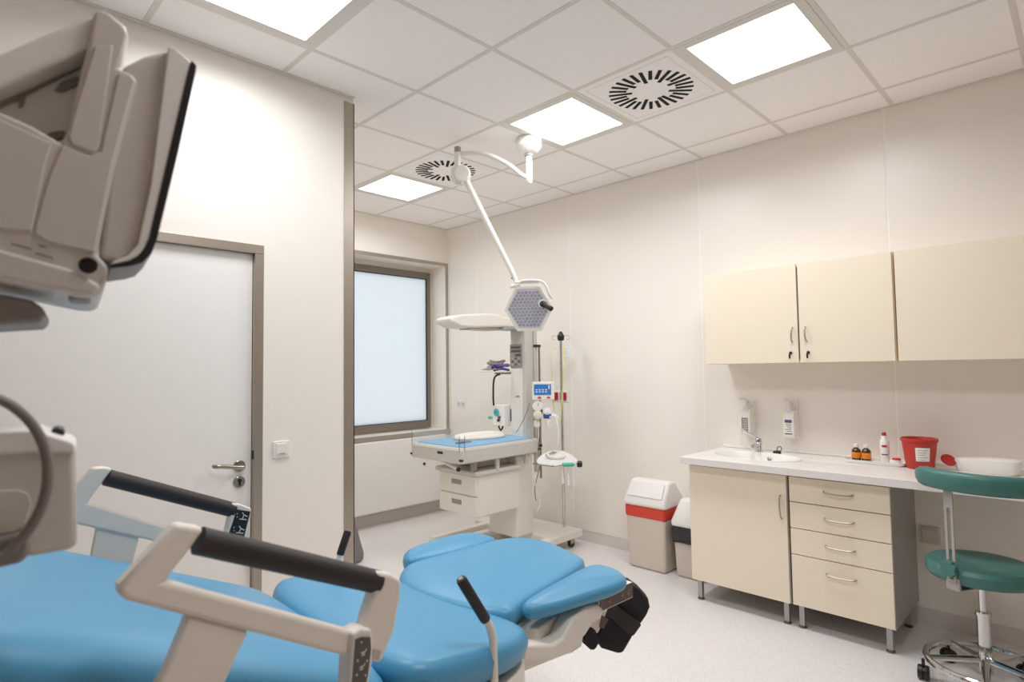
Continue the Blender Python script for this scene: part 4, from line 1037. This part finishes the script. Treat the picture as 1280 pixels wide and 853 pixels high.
# ---- side rails: profile in the vertical plane of each rail
def rail(yy,near):
    if near:
        th=.035
        fr=[(258,661),(240,658),(222,655),(150,733),(148,744),(158,752),(437,823),(441,790),(208,727),(237,690)]
        b=prism(BM(),[on(x,y,1,yy) for x,y in fr],(0,-th if False else th,0)); r=obj('side_rail',b,'bed_cream',bed,bev=.009,seg=3)
        tt=[(249,675),(470,728)]
        ri=[(470,714),(490,718),(503,725),(502,745),(494,790),(477,831),(461,826),(452,800),(459,770),(468,742)]
        obj('rail_riser',prism(BM(),[on(x,y,1,yy) for x,y in ri],(0,th,0)),'bed_cream',r,bev=.009,seg=3)
        po=[(236,770),(312,790),(300,815),(275,870),(262,915),(180,915),(192,870),(214,825)]
        obj('rail_post',prism(BM(),[on(x,y,1,yy+.004) for x,y in po],(0,th-.008,0)),'bed_cream',r,bev=.006,seg=3)
        cpn=[(441,793),(452,787),(465,787),(467,800),(466,830),(458,868),(436,868)]
        cc_=obj('rail_control',prism(BM(),[on(x,y,1,yy-.012) for x,y in cpn],(0,.045,0)),'white_soft',r,bev=.005)
        pn=[(445,800),(452,797),(463,797),(464,812),(460,845),(455,866),(440,866)]
        kp=obj('keypad',prism(BM(),[on(x,y,1,yy-.0145) for x,y in pn],(0,.003,0)),'panel_grey',r)
        # icons
        def ic(x,y,sc,kind,b):
            q=on(x,y,1,yy-.0152)
            def seg(x0,z0,x1,z1): tube(b,[q+Vector((x0*sc,0,z0*sc)),q+Vector((x1*sc,0,z1*sc))],.0009,4)
            if kind==0: seg(-1,0,1,0); seg(0,0,0,-1); seg(-.8,-1,.8,-1); seg(1,0,1.6,.9)
            elif kind==1: seg(-.5,-.5,0,.5); seg(0,.5,.5,-.5); seg(-.5,-.5,.5,-.5)
            else: seg(-.5,.5,0,-.5); seg(0,-.5,.5,.5); seg(-.5,.5,.5,.5)
        b=BM()
        for x,y,s,k in ((454,816,.0045,0),(452,834,.0045,0),(447,826,.0022,1),(459,827,.0022,2),(446,844,.0022,1),(457,845,.0022,2),(452,803,.0022,1)): ic(x,y,s,k,b)
        obj('keypad_icons',b,'icon_white',r)
        q=[(467,812),(477,814),(474,826),(465,825)]
        obj('latch',prism(BM(),[on(x,y,1,yy-.003) for x,y in q],(0,.006,0)),'handle_metal',r,bev=.001)
        a,e=on(248,676,1,yy+th/2),on(472,728,1,yy+th/2)
        obj('rail_grip',tb([a,e],.0215,20),'black_rubber',r)
    else:
        th=.035
        fr=[(142,586),(130,584),(117,585),(99,604),(80,628),(76,655),(97,656),(240,690),(296,668),(110,630),(127,606)]
        fr=[(142,586),(130,584),(117,585),(99,604),(76,630),(74,650),(92,655),(214,682),(214,661),(110,629),(127,606)]
        b=prism(BM(),[on(x,y,1,yy) for x,y in fr],(0,th,0)); r=obj('side_rail',b,'bed_cream',bed,bev=.008,seg=3)
        lb=[(214,661),(284,676),(284,696),(214,682)]
        obj('rail_bar',prism(BM(),[on(x,y,1,yy+.002) for x,y in lb],(0,th-.004,0)),'bed_cream',r,bev=.004)
        po=[(122,654),(176,665),(166,705),(112,705)]
        obj('rail_post',prism(BM(),[on(x,y,1,yy+.008) for x,y in po],(0,th-.016,0)),'bed_cream',r,bev=.004)
        ri=[(290,629),(302,631),(315,636),(313,650),(304,684),(296,700),(276,700),(283,668),(289,642)]
        obj('rail_riser',prism(BM(),[on(x,y,1,yy) for x,y in ri],(0,th,0)),'bed_cream',r,bev=.006,seg=3)
        pn=[(296,637),(313,640),(304,676),(286,668),(291,654)]
        kp=obj('keypad',prism(BM(),[on(x,y,1,yy-.002) for x,y in pn],(0,.003,0)),'black_plastic',r)
        b=BM()
        def sg(x0,y0,x1,y1): tube(b,[on(x0,y0,1,yy-.0025),on(x1,y1,1,yy-.0025)],.0014,5)
        for ox,oy in ((304,647),(300,664)):
            sg(ox-5,oy+2,ox+4,oy+3); sg(ox-1,oy+2,ox+1,oy-3); sg(ox+1,oy-3,ox+5,oy-1); sg(ox+1,oy-3,ox-1,oy-6)
            sg(ox-8,oy,ox-7,oy-1); sg(ox-8,oy-4,ox-7,oy-5)
        obj('keypad_icons',b,'icon_white',r)
        a,e=on(133,597,1,yy+th/2),on(292,638,1,yy+th/2)
        obj('rail_grip',tb([a,e],.0225,20),'black_rubber',r)
rail(.985,True); rail(1.93,False)
# bracket linking the near post with the bed frame
b=BM(); p=on(230,900,1,1.0); box(b,p.x-.06,p.x+.06,1.0,1.15,p.z-.06,p.z+.02); obj('rail_bracket',b,'bed_cream',bed,bev=.006)
# push grips either side of the seat
def grip(yy,pa,pb,pc,name):
    a,bq=on(*pa,1,yy),on(*pb,1,yy); cq=[on(x,y,1,yy) for x,y in pc]
    g=obj(name,tb([bq]+cq,.0105,14),'bed_cream',bed)
    o=obj('grip_sleeve',la([(.0125,0),(.0135,.004),(.0135,(a-bq).length-.006),(.011,(a-bq).length)],bq,(a-bq),18),'black_rubber',g)
    ax_=(a-bq).normalized()
    obj('grip_button',la([(.006,0),(.006,.003),(0,.004)],a,ax_,12),'ctrl_grey',g)
grip(1.105,(576,724),(607,775),[(613,785),(616,800),(617,830),(618,860),(618,900)],'push_grip')
grip(1.95,(435,664),(425,694),[(423,702),(421,720),(420,750)],'push_grip')
# under-frame, lifting column and floor base (mostly below the picture)
obj('under_frame',bx(.10,1.30,1.14,1.84,.42,.50),'bed_cream',bed,bev=.02)
obj('frame_column',bx(.55,1.05,1.28,1.70,.12,.43),'bed_cream',bed,bev=.02)
obj('floor_base',bx(.05,1.25,1.14,1.84,.05,.13),'bed_cream',bed,bev=.03,seg=3)
for x in (.15,1.15):
    for y in (1.18,1.80): obj('caster',la([(.01,-.02),(.05,-.018),(.05,.018),(.01,.02)],(x,y,.05),(0,1,0),20),'black_plastic',bed)
b=BM(); box(b,.75,.80,1.20,1.78,.50,.62); box(b,1.0,1.05,1.2,1.78,.50,.52); obj('seat_carrier',b,'bed_cream',bed)
obj('backrest_strut',tb([(.75,1.49,.48),(.25,1.49,.84)],.025,12),'steel',bed)

# ------------------------------------------------------------------ patient monitor cart, close to the camera at the left
MN=Vector((math.sin(math.radians(189)),math.cos(math.radians(189)),0))     # direction the visible side faces
P0=ray(120,200)*.78+CAM
def onm(x,y,back=0.0):
    """point on the visible side plane of the machine, pushed back by `back`"""
    d=ray(x,y); q=P0-MN*back; return CAM+d*((q-CAM).dot(MN)/d.dot(MN))
def mp(pts,back,thick,near=True):
    """outline on the side plane, extruded away from it"""
    base=[onm(x,y)-MN*back for x,y in pts]; return prism(BM(),base,-MN*thick)
cb=onm(20,400)-MN*.15
cart_x,cart_y=cb.x-.03,cb.y+.0
t=thing('patient_monitor','large grey bedside monitor seen from the side, black screen rim at right','monitor',(cart_x,cart_y,0))
body=[(-60,150),(0,139),(40,157),(76,178),(86,160),(96,110),(110,55),(117,14),(124,11),(134,13),(157,32),(161,44),(149,85),(166,92),(173,102),(160,150),(145,205),(132,265),(122,318),(136,334),(133,352),(127,366),(118,372),(96,370),(50,360),(0,349),(-60,338)]
bd=obj('housing',mp(body,0,.22),'machine',t,bev=.012,seg=4)
obj('carry_handle',mp([(-60,88),(0,60),(60,34),(116,12),(122,24),(112,56),(60,78),(0,104),(-60,130)],.012,.18),'machine_light',t,bev=.008,seg=3)
obj('handle_well',mp([(-60,112),(0,92),(55,70),(114,48),(84,170),(76,182),(0,150),(-60,150)],.06,.1),'machine_light',t)
for s in (((66,92),(76,80),(96,74),(104,76),(100,84),(76,94)),((50,152),(66,146),(80,145),(78,154),(64,160),(54,158))):
    obj('vent_slot',mp(list(s),.055,.006),'machine_dark',t,bev=.001)
obj('vent_slot',mp([(-20,116),(20,98),(100,60),(100,63),(20,102),(-20,120)],.055,.006),'machine_dark',t)
obj('vent_slot',mp([(20,100),(28,96),(25,110),(19,114)],.055,.006),'machine_dark',t)
obj('grip_cover',mp([(118,58),(142,56),(124,185),(117,192),(90,182),(85,172),(96,130)],-.0035,.006),'machine',t,bev=.003)
obj('side_cover',mp([(78,182),(112,196),(126,190),(148,92),(164,96),(168,104),(140,205),(118,316),(60,303),(44,293),(44,285),(60,225)],-.003,.005),'machine',t,bev=.002)
obj('lower_cover',mp([(-50,182),(0,150),(66,180),(58,200),(40,290),(0,286),(-50,276)],-.003,.005),'machine',t,bev=.002)
obj('bevel_skirt',mp([(-60,300),(0,312),(92,338),(128,358),(116,371),(60,362),(0,350),(-60,340)],-.006,.05),'machine',t,bev=.006,seg=3)
k0=onm(110,333)-MN*-.006
obj('side_knob',la([(.0105,0),(.0105,.003),(.007,.0035),(.006,.001),(0,.001)],k0,MN,20),'black_plastic',t)
b=BM()
for x,y,l in ((14,304,26),(48,306,10),(44,316,22)):
    prism(b,[onm(x,y)+MN*.0035,onm(x+l,y+l*.28)+MN*.0035,onm(x+l,y+l*.28+2.5)+MN*.0035,onm(x,y+2.5)+MN*.0035],MN*.0005)
obj('side_print',b,'machine_dark',t)
obj('bottom_foot',mp([(84,362),(100,360),(117,368),(112,374),(86,372)],.02,.06),'machine_dark',t,bev=.004)
# display unit
obj('display_back',mp([(152,82),(180,68),(205,62),(216,62),(214,90),(203,160),(188,240),(176,300),(168,318),(150,328),(124,322)],.004,.12),'machine',t,bev=.012,seg=4)
obj('display_rim',mp([(210,60),(219,62),(238,80),(232,112),(212,196),(187,298),(179,316),(166,327),(138,333),(140,328),(160,320),(172,306),(188,232)],-.006,.14),'machine_light',t,bev=.006,seg=3)
obj('screen_bezel',mp([(239,77),(245,84),(244,92),(223,188),(196,300),(189,318),(177,330),(162,334),(137,337),(137,332),(160,327),(172,321),(180,311),(186,298),(211,190),(234,92)],-.008,.14),'black_plastic',t,bev=.002)
obj('swivel_joint',mp([(-60,366),(0,364),(38,372),(54,383),(55,396),(46,402),(-60,408)],.03,.14),'machine_dark',t,bev=.014,seg=4)
obj('stand_pole',la([(.028,.06),(.028,onm(0,396).z)],(cart_x-.10,cart_y+.02,0),seg=20),'machine',t)
for k in range(5):
    a=2*PI*k/5+.3; p=Vector((cart_x-.10,cart_y+.02,0))
    obj('stand_foot',tb([p+Vector((0,0,.08)),p+Vector((.17*math.cos(a),.17*math.sin(a),.065))],[.025,.018],10),'machine',t)
    obj('caster',la([(.01,-.012),(.03,-.011),(.03,.011),(.01,.012)],p+Vector((.17*math.cos(a),.17*math.sin(a),.03)),(-math.sin(a),math.cos(a),0),14),'black_plastic',t)
# module box clamped under the monitor
def b2(pts,back,thick): return prism(BM(),[onm(x,y)-MN*back for x,y in pts],-MN*thick)
q=onm(48,620)
t=thing('module_box','beige equipment box in the left foreground with a dark clamp at its corner','equipment box',(q.x-.05,q.y+.05,onm(48,692).z))
obj('box_body',b2([(-60,548),(0,545),(50,540),(62,548),(88,554),(95,560),(96,680),(92,688),(40,697),(-60,704)],.0,.10),'machine',t,bev=.009,seg=4)
obj('box_lid',b2([(-60,541),(0,539),(48,537),(64,544),(90,552),(96,558),(94,566),(40,566),(-60,572)],-.004,.106),'machine_light',t,bev=.006,seg=3)
obj('box_latch',b2([(62,540),(72,537),(79,540),(81,548),(64,546)],.04,.05),'black_plastic',t,bev=.003)
obj('side_recess',b2([(-20,614),(24,612),(36,618),(40,630),(32,655),(16,666),(-20,668)],-.003,.004),'machine',t,bev=.0015)
cl=obj('corner_clamp',b2([(-30,672),(0,668),(34,664),(39,672),(37,690),(28,700),(0,706),(-30,710)],-.02,.03),'machine_dark',t,bev=.006,seg=3)
obj('clamp_arm',tb([onm(-10,630)-MN*.06,Vector((onm(-60,630).x-.02,onm(-60,630).y+.05,onm(-60,630).z))],.016,10),'machine',t)
# cable
cp_=[onm(-40,492),onm(0,497),onm(22,508),onm(45,530),onm(60,562),onm(62,598),onm(54,630),onm(38,658),onm(14,684),onm(2,690)]
cp_=[p+MN*.03 for p in cp_]
top('grey_cable',tb(smooth_path(cp_,3),.0058,12),'cable_grey','thick grey cable looping down in front of the equipment box, left foreground','cable')
